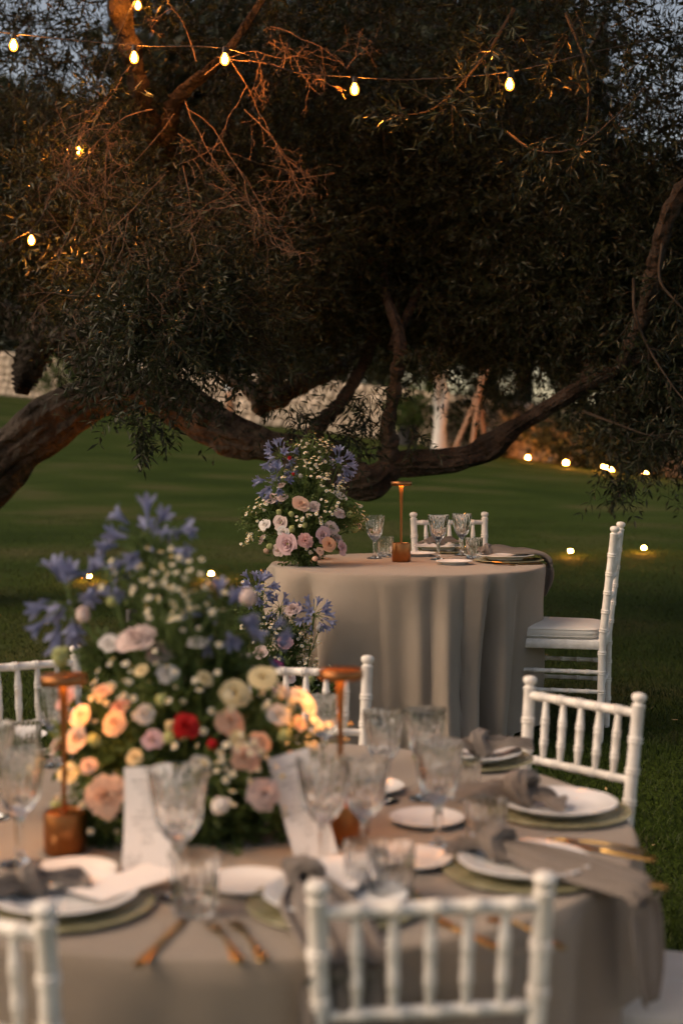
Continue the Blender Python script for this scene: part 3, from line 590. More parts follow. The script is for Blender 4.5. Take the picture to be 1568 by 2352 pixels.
# pale farm building behind the wall on the left
fb = at(330, 66); house = empty('farm_building', fb, rot * .4, 'pale rendered farm building behind the stone wall at left', 'building')
MB().box((0, 2.5, 2.4), (13, 5, 5.6)).obj('wall', M['facade'], house, smooth=False)
MB().add([(-6.8, -.3, 5.2), (6.8, -.3, 5.2), (6.8, 2.5, 6.5), (-6.8, 2.5, 6.5), (6.8, 5.3, 5.2), (-6.8, 5.3, 5.2), (-6.8, -.3, 5.0), (6.8, -.3, 5.0), (6.8, 5.3, 5.0), (-6.8, 5.3, 5.0)],
         [(0, 1, 2, 3), (3, 2, 4, 5), (0, 6, 7, 1), (4, 8, 9, 5), (6, 9, 8, 7), (0, 3, 5, 9, 6), (1, 7, 8, 4, 2)]).obj('roof', M['pole'], house, smooth=False)
for wx in (-4.5, -1.5, 2.0, 4.8):
    w_ = MB().box((wx, .0, 3.2), (.9, .08, 1.3)).obj('window', M['pot'], house, smooth=False)
    MB().box((wx, -.06, 2.5), (1.1, .14, .08)).obj('sill', M['facade'], w_, smooth=False)
# trees around and beyond the lawn
for i, (px, d, cr, sc, lab) in enumerate([
    (-80, 58, crownB, 1.25, 'tall dark tree beyond the wall at far left'), (250, 72, crownB, 1.5, 'tall dark tree behind the pale farm building'), (560, 64, crownB, 2.0, 'tall dark tree beyond the wall behind the arched trunk'),
    (860, 60, crownB, 1.9, 'tall dark tree beyond the wall behind the crooked whitewashed trunk'), (1120, 54, crownB, 1.75, 'tall dark tree rising behind the wooden tripod'), (1340, 47, crownB, 1.1, 'broad dark tree behind the garden lights'),
    (1580, 50, crownB, 1.0, 'dark tree at the far right behind the stone wall'), (700, 74, crownB, 2.3, 'dark tree in the gap between the low trunk and the upright limb'), (1200, 44, crownA, 1.5, 'lower dark tree between tripod and garden lights'),
    (1450, 41, crownA, 1.5, 'lower dark tree above the right stretch of stone wall'), (420, 66, crownB, 1.5, 'dark tree behind the arch of the olive trunk'), (1000, 70, crownB, 2.3, 'tall dark tree behind the whitewashed forked trunk'), (60, 66, crownB, 1.45, 'tall dark tree behind the bright green shrub')]):
    b = at(px, d); far_tree(b, cr, lab, sc, i * 1.7, tr=.22 * sc, h=3.6 * sc)

# ------------------------------------------------------------------ person by the wall
def skin_obj(name, verts, edges, rad, m, parent, sub=2, root=0):
    me = bpy.data.meshes.new(name); me.from_pydata(verts, edges, []); me.materials.append(m)
    o = link(name, me, parent)
    md = o.modifiers.new('skin', 'SKIN'); md.use_smooth_shade = True
    for i, r in enumerate(rad):
        sv = me.skin_vertices[0].data[i]; sv.radius = (r, r) if not isinstance(r, tuple) else r
        sv.use_root = (i == root)
    s = o.modifiers.new('sub', 'SUBSURF'); s.levels = sub; s.render_levels = sub
    return o
pp = at(528, 45.3); person = empty('person', pp, math.radians(-60), 'person in a pale blue shirt and brown trousers standing by the wall', 'person')
bv_ = [(0, 0, .95), (0, 0, 1.15), (0, .0, 1.38), (0, .0, 1.50), (0, .02, 1.62), (0, .02, 1.72),
       (.19, 0, 1.42), (.23, -.02, 1.14), (.20, .14, .93), (.19, .20, .88), (-.19, 0, 1.42), (-.23, -.03, 1.14), (-.21, .08, .90), (-.21, .11, .84),
       (.10, 0, .90), (.11, .02, .50), (.11, 0, .09), (.11, .14, .03), (-.10, 0, .90), (-.11, .02, .50), (-.11, 0, .09), (-.11, .14, .03)]
be_ = [(0, 1), (1, 2), (2, 3), (3, 4), (4, 5), (2, 6), (6, 7), (7, 8), (8, 9), (2, 10), (10, 11), (11, 12), (12, 13), (0, 14), (14, 15), (15, 16), (16, 17), (0, 18), (18, 19), (19, 20), (20, 21)]
br_ = [.13, .115, .14, .055, .085, .075, .06, .045, .03, .028, .06, .045, .03, .028, .085, .058, .04, .035, .085, .058, .04, .035]
nb_ = len(bv_)
for (h, sx) in ((9, 1), (13, -1)):
    hx, hy, hz = bv_[h]
    for k, (dx, dz, l) in enumerate([(-.03, 0, .075), (-.012, 0, .085), (.008, 0, .08), (.026, 0, .065), (.045 * sx, .035, .05)]):
        i = len(bv_); bv_ += [(hx + dx * .8, hy + l * .55, hz - l * .45 + dz), (hx + dx, hy + l * .8, hz - l * 1.1 + dz)]; be_ += [(h, i), (i, i + 1)]; br_ += [.010, .008]
skin_obj('body', bv_, be_, br_, M['skin'], person)
skin_obj('shirt', [bv_[i] for i in (0, 1, 2)] + [(0, 0, 1.46)] + [bv_[6], bv_[7], (.215, .06, 1.03), bv_[10], bv_[11], (-.22, .03, 1.02)], [(0, 1), (1, 2), (2, 3), (2, 4), (4, 5), (5, 6), (2, 7), (7, 8), (8, 9)], [.15, .145, .165, .07, .08, .06, .05, .08, .06, .05], M['shirt'], person)
skin_obj('trousers', [(0, 0, .98), (0, 0, .92), (.10, 0, .86), (.11, .02, .50), (.11, 0, .10), (-.10, 0, .86), (-.11, .02, .50), (-.11, 0, .10)], [(0, 1), (1, 2), (2, 3), (3, 4), (1, 5), (5, 6), (6, 7)], [.15, .15, .10, .078, .065, .10, .078, .065], M['trouser'], person)
MB().lathe([(0, .12), (.05, .115), (.085, .08), (.1, .03), (.098, -.03), (.085, -.07), (.0, -.06)], 14).obj('hair', M['hair'], person, loc=(0, -.012, 1.70))
for sx in (-1, 1):
    MB().lathe([(0, -.01), (.011, 0), (0, .01)], 8).obj('eye', M['dark'], person, loc=(sx * .03, .098, 1.665))
    MB().box((0, .07, .0), (.085, .25, .08)).obj('shoe', M['dark'], person, loc=(sx * .11, 0, .03))
MB().tube([(0, .095, 1.67), (0, .118, 1.635), (0, .1, 1.625)], [.01, .014, .012], 6).obj('nose', M['skin'], person)
MB().tube([(-.025, .092, 1.59), (0, .1, 1.588), (.025, .092, 1.59)], .006, 6).obj('mouth', M['pink'], person)

# ------------------------------------------------------------------ festoon lights
def catenary(a, b, sag, n):
    a, b = Vector(a), Vector(b); return [a.lerp(b, i / n) - Vector((0, 0, sag * 4 * (i / n) * (1 - i / n))) for i in range(n + 1)]
bulb_me = MB().lathe([(0.0, -.092), (.012, -.090), (.022, -.083), (.029, -.068), (.031, -.055), (.028, -.040), (.020, -.024), (.014, -.014), (.013, -.008)], 16).mesh('bulb', M['bulb'])
fil_me = MB().lathe([(0.0, -.080), (.012, -.074), (.017, -.058), (.014, -.040), (.005, -.022), (0, -.02)], 12).mesh('filament', M['filament'])
sock_me = MB().lathe([(.014, -.016), (.0165, -.014), (.0165, .018), (.013, .026), (.006, .034)], 14).mesh('socket', M['black'])
def festoon(label, nodes, bulbs):
    """nodes: cable waypoints (px, py, depth); bulbs: (px, py of the bulb, depth)"""
    o = empty('festoon_light_string', P(*nodes[0]), label=label, cat='string lights'); r = rel(o)
    S = smooth_path([tuple(P(*n)) for n in nodes], 60)
    MB().tube([r(p) for p in S], .0030, 6).obj('cable', M['black'], o)
    for b in bulbs:
        c = P(*b) + Vector((0, 0, .038)); s = link('socket', sock_me, o, loc=r(c), scale=.70); link('bulb', bulb_me, s); link('filament', fil_me, s)
        near = min(S, key=lambda q: (Vector(q) - c).length)
        MB().tube([c * 0, (Vector(near) - c) / .70], .004, 5).obj('drop', M['black'], s)
festoon('front festoon string of five glowing bulbs sagging across the tree', [(-120, 55, 6.9), (30, 76, 6.8), (308, 103, 6.7), (516, 110, 6.6), (660, 160, 6.6), (814, 176, 6.6), (960, 181, 6.6), (1170, 163, 6.5), (1400, 110, 6.4), (1640, 62, 6.3)],
        [(31, 104, 6.8), (308, 132, 6.7), (516, 136, 6.6), (814, 205, 6.6), (1170, 194, 6.5)])
festoon('rear festoon string of three bulbs dropping through the leaves at left', [(460, -120, 8.6), (316, -10, 8.6), (200, 270, 8.7), (180, 322, 8.7), (120, 440, 8.1), (72, 525, 7.8), (-80, 600, 7.6)],
        [(317, 12, 8.6), (180, 347, 8.7), (72, 552, 7.8)])

# ------------------------------------------------------------------ garden lights on stakes
gl_stake = MB().lathe([(.004, -.12), (.009, 0), (.009, .035)], 8).mesh('stake', M['black'])
gl_cup = MB().lathe([(.012, .03), (.03, .04), (.034, .06), (.033, .062), (.026, .045), (.0, .042)], 14).mesh('cup', M['black'])
gl_ball = MB().lathe([(0, .046), (.02, .052), (.03, .068), (.03, .080), (.02, .096), (0, .102)], 14).mesh('lamp_globe', M['spot'])
for px, py, sc, lab in [(1310, 1276, .62, 'garden light glowing on the lawn right of the small table'), (1478, 1268, .62, 'garden light glowing on the lawn right of the side chair'),
                        (205, 1334, .55, 'garden light low in the grass behind the blue flowers at left'), (485, 1331, .7, 'garden light glowing in the grass left of the small table'),
                        (1212, -39.0, 1.35, 'leftmost garden light at the foot of the far wall'), (1299, -36.6, 1.6, 'garden light in front of the wide dark shrub'), (1388, -35.6, 1.8, 'brightest garden light in front of the far wall'),
                        (1403, -35.2, 1.3, 'small garden light just right of the brightest one'), (1483, -35.6, 1.5, 'rightmost garden light at the foot of the wall')]:
    p = at(px, -py) if py < 0 else onground(px, py + 2)
    o = empty('garden_light', (p.x, p.y, g(p.x, p.y)), 0, lab, 'garden light', 'garden lights in the lawn')
    o.scale = (sc,) * 3
    link('stake', gl_stake, o); link('cup', gl_cup, o); link('lamp_globe', gl_ball, o)
# small spotlights aimed up into the tree
for px, py, rx, lab in [(300, 1445, -.32, 'small black spotlight in the grass behind the bouquet aimed at the olive trunk'), (610, 1345, -.18, 'small black spotlight left of the small table aimed up at the curved limb')]:
    p = onground(px, py); o = empty('garden_spotlight', (p.x, p.y, g(p.x, p.y)), 0, lab, 'spotlight', 'spotlights under the tree'); o.rotation_euler = (rx, 0, 0)
    MB().lathe([(.005, -.1), (.008, 0), (.008, .03)], 8).obj('stake', M['black'], o)
    MB().lathe([(.02, .025), (.036, .03), (.040, .125), (.037, .125), (.033, .045), (.0, .043)], 18).obj('housing', M['black'], o)
    MB().lathe([(.03, .052), (.0, .054)], 16, cap=False).obj('lens', M['lens'], o)

# ------------------------------------------------------------------ tables
def cloth(cx, cy_, topz, R, ground, hem, seed, nfold, amp, flare, label, nm, rsag=None):
    t = empty('round_table', (cx, cy_, ground), 0, label, 'table'); r = random.Random(seed)
    seg = 360; top = topz - ground; drop = top - hem
    jit = [(r.uniform(0, 6.28), k) for k in (2, 3, 5, 7)]
    def fold(a):
        wa = a + .16 * math.sin(2 * a + jit[0][0]) + .12 * math.sin(3 * a + jit[1][0]) + .06 * math.sin(5 * a + jit[2][0])
        big = .75 + .35 * math.sin(3 * a + jit[3][0]) + .2 * math.sin(7 * a + jit[1][0])
        return (abs(math.sin(nfold * wa / 2 + jit[2][0])) * 1.75 - 1.0) * big + .18 * math.sin(nfold * 1.5 * wa)
    prof = [(0, 0)] + [(R * k / 9, 0) for k in range(1, 9)] + [(R - .012, 0), (R - .004, -.002), (R, -.007)]
    v = []; f = []
    for (rr, z) in prof:
        for k in range(seg): a = 2 * PI * k / seg; v.append((rr * math.cos(a), rr * math.sin(a), top + z))
    nd = 34
    for j in range(1, nd + 1):
        u = j / nd
        for k in range(seg):
            a = 2 * PI * k / seg; fo = fold(a + .10 * u * math.sin(3 * a + seed))
            off = flare * u ** .8 + amp * fo * (u ** .5) * (1 - .1 * u) + .006 * math.sin(9 * a + 7 * u + seed)
            if rsag: off += rsag(a, u)
            rr = R + .004 + max(off, -.13 * min(1, u * 2))
            v.append((rr * math.cos(a), rr * math.sin(a), top - .007 - (drop - .007) * u + .010 * math.sin(7 * a + seed) * u))
    nr = len(prof) + nd
    for i in range(nr - 1):
        for k in range(seg):
            k2 = (k + 1) % seg; f.append((i * seg + k, (i + 1) * seg + k, (i + 1) * seg + k2, i * seg + k2))
    MB().add(v, f).obj('tablecloth', M['linen'], t)
    MB().lathe([(R - .03, top - .035), (R - .012, top - .03), (R - .012, top - .012), (0, top - .012)], 48).obj('tabletop', M['pole'], t)
    return t
# near table
TC = Vector((-.22, 3.16, .75)); TR = .868
cloth(TC.x, TC.y, TC.z, TR, 0.0, .02, 3, 19, .038, .012, 'large round dining table in the foreground under a taupe linen cloth', 'near')
# small far table
FC = Vector((.30, 6.47, 1.06)); FR = .625
def pull(a, u):   # the gathered fold on the front right and the puddled hem
    d = abs(((a - math.radians(-78) + PI) % (2 * PI)) - PI)
    return -.125 * max(0, math.cos(a + .15)) ** 3 * u ** .55 + .10 * math.exp(-(d / .16) ** 2) * u ** 2 - .06 * math.exp(-((d - .27) / .10) ** 2) * u ** 1.5
cloth(FC.x, FC.y, FC.z, FR, g(FC.x, FC.y), .03, 11, 15, .085, .040, 'small round table beneath the olive limb under a taupe linen cloth', 'far', pull)

# ------------------------------------------------------------------ chairs
def beads(z0, z1, r, step, first=.05, bead=1.2, rt=None):
    """stations (t metres along, radius) of a turned bamboo rod"""
    L_ = z1 - z0; st = [(0, r * .95)]; s_ = first
    rr = (lambda s: r + (rt - r) * s / L_) if rt else (lambda s: r)
    while s_ < L_ - .02:
        q = rr(s_)
        st += [(s_ - .011, q), (s_ - .009, q * bead), (s_ - .005, q * bead), (s_ - .0035, q * 1.02), (s_ - .0005, q * 1.02), (s_ + .001, q * bead), (s_ + .005, q * bead), (s_ + .007, q)]
        s_ += step
    st.append((L_, rr(L_))); return st
def rod(mb, p0, p1, st, seg=10):
    p0, p1 = Vector(p0), Vector(p1); d = (p1 - p0).normalized()
    mb.tube([p0 + d * s for s, _ in st], [r for _, r in st], seg); return mb
def make_chair_meshes():
    D = {}
    def post(sx):
        base = Vector((sx * .174, -.185, 0)); seat = Vector((sx * .174, -.19, .44)); topp = Vector((sx * .187, -.238, .905))
        mb = MB(); pts = []; rad = []
        for s_, r in beads(0, .44, .0165, .085, .14): pts.append(base.lerp(seat, s_ / .44)); rad.append(r * (1 if s_ > .04 else .85))
        L_ = (topp - seat).length
        for s_, r in beads(0, L_, .0168, .082, .055)[1:]: pts.append(seat.lerp(topp, s_ / L_)); rad.append(r)
        d = (topp - seat).normalized()
        for (s_, r) in [(.003, .0185), (.007, .0185), (.010, .013), (.013, .0125), (.017, .0165), (.022, .0195), (.028, .0205), (.034, .0185), (.038, .013), (.040, .003)]: pts.append(topp + d * s_); rad.append(r)
        return mb.tube(pts, rad, 12).mesh('back_post', M['white_paint'])
    D['post'] = [post(-1), post(1)]
    def bp(x, z):   # point on the back plane
        k = (z - .44) / .465; return Vector((x * (.174 + .013 * k) / .178, -.19 - .048 * k, z))
    for nm, z, r in (('top_rail', .890, .0125), ('middle_rail', .712, .0115), ('lower_rail', .622, .0115)):
        a, b = bp(-.178, z), bp(.178, z); D[nm] = rod(MB(), a, b, beads(0, (b - a).length, r, .0655, .0655, 1.18), 10).mesh(nm, M['white_paint'])
    D['spindles'] = []
    for k in range(5):
        x = -.178 + .356 * (k + 1) / 6; a, b = bp(x, .712), bp(x, .890); L_ = (b - a).length
        st = [(0, .0066), (.02, .0085), (.045, .0105), (.049, .0122), (.054, .0122), (.056, .0106), (.06, .0122), (.064, .0122), (.066, .0105), (L_ * .5, .0112), (L_ - .075, .0105), (L_ - .072, .0122), (L_ - .067, .0122), (L_ - .065, .0106), (L_ - .061, .0122), (L_ - .056, .0122), (L_ - .053, .0105), (L_ - .02, .0085), (L_, .0066)]
        D['spindles'].append(rod(MB(), a, b, st, 8).mesh('spindle', M['white_paint']))
    D['legs'] = [rod(MB(), (sx * .185, .20, 0), (sx * .182, .195, .43), [(0, .0125)] + beads(0, .43, .0155, .085, .14)[1:], 12).mesh('front_leg', M['white_paint']) for sx in (-1, 1)]
    mb = MB()
    def outline(w0, w1, y0, y1, z, n=32, p=7):
        o = []
        for k in range(n):
            a = 2 * PI * k / n; c, s = math.cos(a), math.sin(a); ux = abs(c) ** (2 / p) * (1 if c > 0 else -1); uy = abs(s) ** (2 / p) * (1 if s > 0 else -1)
            t = (uy + 1) / 2; o.append((ux * (w0 + (w1 - w0) * t), y0 + (y1 - y0) * t, z))
        return o
    def loft(levels, n=32):
        b = MB(); v = []
        for lv in levels: v += lv
        f = [(i * n + k, i * n + (k + 1) % n, (i + 1) * n + (k + 1) % n, (i + 1) * n + k) for i in range(len(levels) - 1) for k in range(n)]
        f += [tuple(range(n - 1, -1, -1)), tuple((len(levels) - 1) * n + k for k in range(n))]
        return b.add(v, f)
    D['seat'] = loft([outline(.188, .203, -.20, .215, z, p=14) if e == 0 else outline(.188 - e, .203 - e, -.20 + e, .215 - e, z, p=14) for z, e in ((.408, .004), (.412, 0), (.446, 0), (.450, .004))]).mesh('seat', M['white_paint'])
    cl = []
    for z, e in ((.451, .012), (.456, .003), (.462, -.001), (.464, .003), (.478, -.002), (.490, .003), (.492, -.001), (.497, .004), (.503, .03), (.508, .07), (.510, .14)): cl.append(outline(.190 - e, .203 - e, -.178 + e, .213 - e, z, p=6))
    D['cushion'] = loft(cl).mesh('cushion', M['cushion'])
    D['stretchers'] = []
    for sx in (-1, 1):
        for z in (.31, .225): D['stretchers'].append(rod(MB(), (sx * .18, -.187, z), (sx * .184, .198, z), beads(0, .385, .0095, .075, .06, 1.25), 8).mesh('stretcher', M['white_paint']))
    for z in (.335, .20): D['stretchers'].append(rod(MB(), (-.183, .198, z), (.183, .198, z), beads(0, .366, .0095, .075, .06, 1.25), 8).mesh('stretcher', M['white_paint']))
    D['stretchers'].append(rod(MB(), (-.178, -.187, .25), (.178, -.187, .25), beads(0, .356, .0095, .075, .06, 1.25), 8).mesh('stretcher', M['white_paint']))
    return D
CD = make_chair_meshes()
def chair(x, y, rz, label):
    c = empty('banquet_chair', (x, y, g(x, y) - .004), rz, label, 'chair', 'white turned-wood chairs')
    for m in CD['post']: link('back_post', m, c)
    for n in ('top_rail', 'middle_rail', 'lower_rail'): link(n, CD[n], c)
    for m in CD['spindles']: link('spindle', m, c)
    for m in CD['legs']: link('front_leg', m, c)
    link('seat', CD['seat'], c); link('cushion', CD['cushion'], c)
    for m in CD['stretchers']: link('stretcher', m, c)
    return c
def chair_at(C_, deg, rback, label, twist=0.0):
    """a chair drawn up to a round table, its back at rback from the centre"""
    a = math.radians(deg); rr = rback - .225; x, y = C_.x + rr * math.cos(a), C_.y + rr * math.sin(a)
    return chair(x, y, a + PI / 2 + math.radians(twist), label)
chair(.118, 2.52, math.radians(7), 'white turned-wood chair with its back to the camera at front centre')
chair_at(TC, -114, .99, 'white turned-wood chair cut by the lower left corner')
chair(.482, 3.71, math.radians(132), 'white turned-wood chair at the right rear of the large table')
chair_at(TC, 85, 1.14, 'white turned-wood chair behind the large flower arrangement and right copper lamp', -3)
chair_at(TC, 124, 1.42, 'white turned-wood chair behind the left copper lamp and blue flowers', -6)
chair_at(TC, -15, 1.17, 'white turned-wood chair at lower right of which only the cushion shows', 0)
chair_at(TC, -39, 1.27, 'white turned-wood chair at the bottom right corner under the hanging napkin', 0)
chair(.985, 6.32, PI / 2 - math.radians(15), 'white turned-wood chair seen from its side right of the small table')
cb = P(1040, 1300, 7.42); chair(cb.x, 7.16, PI + math.radians(5), 'white turned-wood chair behind the small table facing the camera')

# ------------------------------------------------------------------ copper table lamps
lamp_base = MB().lathe([(.0, .0), (.041, .0), (.0435, .003), (.0435, .082), (.042, .0855), (.037, .0865), (.036, .0845), (.010, .0845)], 40).mesh('base', M['copper'])
lamp_stem = MB().lathe([(.0058, .08), (.0058, .17), (.0066, .25), (.0085, .31), (.0105, .345), (.0105, .352)], 20).mesh('stem', M['copper'])
lamp_head = MB().lathe([(.036, .352), (.0465, .351), (.0485, .353), (.0485, .368), (.0465, .370), (.0, .370)], 40).mesh('lamp_head', M['copper'])
lamp_led = MB().lathe([(.012, .3515), (.035, .3515)], 32, cap=False).mesh('light_ring', M['led'])
def lamp(p, label):
    o = empty('table_lamp', p, 0, label, 'lamp', 'copper table lamps')
    link('base', lamp_base, o); link('stem', lamp_stem, o); h = link('lamp_head', lamp_head, o); link('light_ring', lamp_led, h)
def T(px, py, dz=0.0): p = onplane(px, py, TC.z + .0005); return Vector((p.x, p.y, TC.z + .0005 + dz))
def Tf(px, py, dz=0.0): p = onplane(px, py, FC.z + .0005); return Vector((p.x, p.y, FC.z + .0005 + dz))
lamp(T(149, 1958), 'copper table lamp at left of the large flower arrangement')
lamp(T(782, 1936), 'copper table lamp behind the slanted menu card')
lamp(Tf(921, 1290), 'copper table lamp on the small far table')

# ------------------------------------------------------------------ glassware, plates, napkins, cutlery, cards
def flute(n, amp, z0, z1): return lambda a, z: (amp * (abs(math.sin(n * a / 2)) - .5) if z0 < z < z1 else 0)
gob_me = MB().lathe([(.0, .0), (.036, .0), (.037, .002), (.034, .004), (.014, .009), (.0075, .016), (.0062, .03), (.0068, .05), (.0085, .064), (.0075, .078), (.0105, .088), (.021, .099), (.031, .115), (.036, .132), (.0385, .15), (.042, .17), (.0475, .196), (.0485, .205),
                     (.0470, .205), (.0455, .196), (.0395, .17), (.0358, .15), (.0325, .138), (.026, .124), (.015, .115), (.0, .112)], 96, flute=flute(18, .14, .085, .192), flute_n=18).mesh('goblet', M['glass'])
tum_me = MB().lathe([(.0, .0), (.032, .0), (.034, .003), (.036, .02), (.0385, .06), (.0415, .094), (.0420, .098), (.0403, .098), (.0395, .094), (.036, .06), (.0325, .022), (.0, .016)], 96, flute=flute(18, .12, .002, .082), flute_n=7).mesh('tumbler', M['glass'])
def goblet(p, label, s=1.0): o = link('goblet', gob_me, loc=p, rot=(0, 0, random.uniform(0, 3)), scale=s); return tag(o, label, 'goblet', 'cut crystal goblets')
def tumbler(p, label, s=1.0): o = link('tumbler', tum_me, loc=p, rot=(0, 0, random.uniform(0, 3)), scale=s); return tag(o, label, 'tumbler', 'ribbed crystal tumblers')
def scal(n, amp): return lambda a, z: amp * math.cos(n * a) if z > .012 else 0
pl_me = MB().lathe([(.0, .003), (.075, .003), (.077, .0), (.081, .0), (.084, .006), (.112, .0155), (.131, .019), (.1325, .0205), (.131, .022), (.110, .0185), (.088, .010), (.080, .0075), (.0, .0075)], 72, flute=scal(12, .008)).mesh('dinner_plate', M['porcelain'])
sa_me = MB().lathe([(.0, .003), (.048, .003), (.05, .0), (.054, .0), (.057, .005), (.074, .0115), (.083, .0145), (.084, .016), (.083, .017), (.072, .014), (.058, .0085), (.052, .0065), (.0, .0065)], 64, flute=scal(12, .006)).mesh('bread_plate', M['porcelain'])
ch_me = MB().lathe([(.0, .001), (.10, .0), (.13, .003), (.158, .008), (.1625, .0095), (.161, .0115), (.13, .0065), (.10, .004), (.0, .004)], 72).mesh('charger_plate', M['charger'])
def charger(p, label): return tag(link('charger_plate', ch_me, loc=p), label, 'charger plate', 'olive glass charger plates')
def plate(p, label, tilt=0): return tag(link('dinner_plate', pl_me, loc=p, rot=(tilt, 0, random.random())), label, 'plate', 'white dinner plates')
def saucer(p, label): return tag(link('bread_plate', sa_me, loc=p, rot=(0, 0, random.random())), label, 'plate', 'white bread plates')
def napkin(p, rz, label, tails, knot=.030, seed=1):
    """tails: lists of (along, across, up, halfwidth) in the napkin's own frame, starting in the knot"""
    o = empty('napkin', p, rz, label, 'napkin', 'knotted taupe napkins'); r = random.Random(seed)
    for tl in tails:
        S = smooth_path(tl, 26); v = []; n = 49; ph = [r.uniform(0, 6.28) for _ in range(3)]
        fl = len(tl) > 3 and len(tl[0]) > 4
        for i in range(26):
            u = i / 25; x, y, z, w_ = S[i][:4]
            tg = S[min(i + 1, 25)][:3] - S[max(i - 1, 0)][:3]; tg /= np.linalg.norm(tg) + 1e-9
            sd_ = np.cross(tg, [0, 0, 1.0]) if abs(tg[2]) < .93 else np.array([0, 1.0, 0]); sd_ /= np.linalg.norm(sd_) + 1e-9; nm = np.cross(sd_, tg); nm = nm if nm[2] > -0.2 else -nm
            pl = .011 * (1 - .75 * u)
            for k in range(n):
                c = 2 * k / (n - 1) - 1
                h = pl * (.9 * (1 - 2 * abs(math.sin(5 * c + ph[0] + 1.2 * u))) + .55 * (1 - 2 * abs(math.sin(9.5 * c + ph[1] - 2.2 * u))) + .3 * math.sin(23 * c + ph[2] + 5 * u)) + .010 * (1 - c * c) + .004 * math.sin(9 * u + 3 * c + ph[1])
                v.append(np.array([x, y, z]) + sd_ * (w_ * c) + nm * (h + .004))
        f = [(i * n + k, i * n + k + 1, (i + 1) * n + k + 1, (i + 1) * n + k) for i in range(25) for k in range(n - 1)]
        me = MB().add(v, f).obj('tail', M['napkin'], o)
        sm = me.modifiers.new('thick', 'SOLIDIFY'); sm.thickness = .0016
    # knot: a wrapped band with creases
    v = []; nu, nv = 40, 36
    for i in range(nu):
        a = 2 * PI * i / nu
        for k in range(nv):
            b = 2 * PI * k / nv
            rr = knot * .50 * (1 + .16 * math.sin(5 * b + a * 2) + .12 * math.sin(3 * a + b) + .10 * math.sin(9 * b - 3 * a))
            R_ = knot * (1.0 + .12 * math.sin(2 * a))
            y = (R_ * .78 + rr * math.cos(b) * .75) * math.cos(a); z = (R_ * .72 + rr * math.cos(b) * .75) * math.sin(a); x = rr * math.sin(b) * 1.15 + .010 * math.sin(a * 2)
            v.append((x, y, z + knot * .95))
    f = [(i * nv + k, ((i + 1) % nu) * nv + k, ((i + 1) % nu) * nv + (k + 1) % nv, i * nv + (k + 1) % nv) for i in range(nu) for k in range(nv)]
    MB().add(v, f).obj('knot', M['napkin'], o)
    return o
def outline_prism(mb, pts, z0, z1, bow=None):
    n = len(pts); b = bow or (lambda x: 0)
    v = [(x, y, z0 + b(x)) for x, y in pts] + [(x, y, z1 + b(x)) for x, y in pts]
    return mb.add(v, [tuple(range(n - 1, -1, -1)), tuple(range(n, 2 * n))] + [(k, (k + 1) % n, n + (k + 1) % n, n + k) for k in range(n)])
def strip(mb, prof, z, th, bow):
    """prof: (x, halfwidth) along; a flat bar with a bowed, rounded section"""
    v = []; m = len(prof)
    for x, w_ in prof:
        for (c, e) in ((-1, .0), (-.6, 1), (.6, 1), (1, .0), (.6, -1), (-.6, -1)): v.append((x, w_ * c, z + bow(x) + th / 2 * e))
    f = [(i * 6 + k, (i + 1) * 6 + k, (i + 1) * 6 + (k + 1) % 6, i * 6 + (k + 1) % 6) for i in range(m - 1) for k in range(6)]
    f += [tuple(range(6)), tuple((m - 1) * 6 + k for k in range(5, -1, -1))]
    return mb.add(v, f)
bowf = lambda x: .004 + .006 * math.sin(max(0, min(1, (x + .10) / .2)) * PI) - (.002 if x > .09 else 0)
handle_me = strip(MB(), [(-.105, .003), (-.103, .008), (-.095, .0105), (-.08, .0095), (-.05, .0065), (-.02, .0042), (.02, .0035), (.035, .004)], 0, .005, bowf).mesh('handle', M['gold'])
mbh = strip(MB(), [(.035, .004), (.045, .009), (.058, .0125), (.066, .0125)], 0, .0028, bowf)
for k in range(4): strip(mbh, [(.064, .0016), (.085, .0016), (.105, .0013), (.108, .0005)], 0, .0024, bowf); n_ = len(mbh.v); mbh.v[-24:] = [(x, y + (k - 1.5) * .0066, z) for x, y, z in mbh.v[-24:]]
head_me = mbh.mesh('fork_head', M['gold'])
kh_me = strip(MB(), [(-.115, .004), (-.112, .0095), (-.09, .0105), (-.05, .0085), (.0, .0070), (.005, .0065)], .004, .008, lambda x: .0).mesh('handle', M['gold'])
kb_me = strip(MB(), [(.003, .005), (.012, .0085), (.05, .0098), (.09, .009), (.115, .005), (.122, .001)], .004, .0022, lambda x: .0).mesh('blade', M['gold'])
sp_me = strip(MB(), [(.035, .004), (.045, .009), (.06, .017), (.075, .0205), (.092, .018), (.102, .010), (.105, .003)], 0, .0026, lambda x: bowf(x) - .004).mesh('bowl', M['gold'])
def cutlery(kind, p, rz, label, tilt=0.0):
    o = empty(kind, p, rz, label, kind, 'antique gold cutlery')
    o.rotation_euler = (0, tilt, rz)
    if kind == 'knife': link('handle', kh_me, o); link('blade', kb_me, o)
    elif kind == 'spoon': link('handle', handle_me, o); link('bowl', sp_me, o)
    else: link('handle', handle_me, o); link('fork_head', head_me, o)
    return o
def along(a, b):   # table point and heading from two photo points (handle end, head end)
    A_, B_ = T(*a), T(*b); m = (A_ + B_) / 2; return m, math.atan2(B_.y - A_.y, B_.x - A_.x)

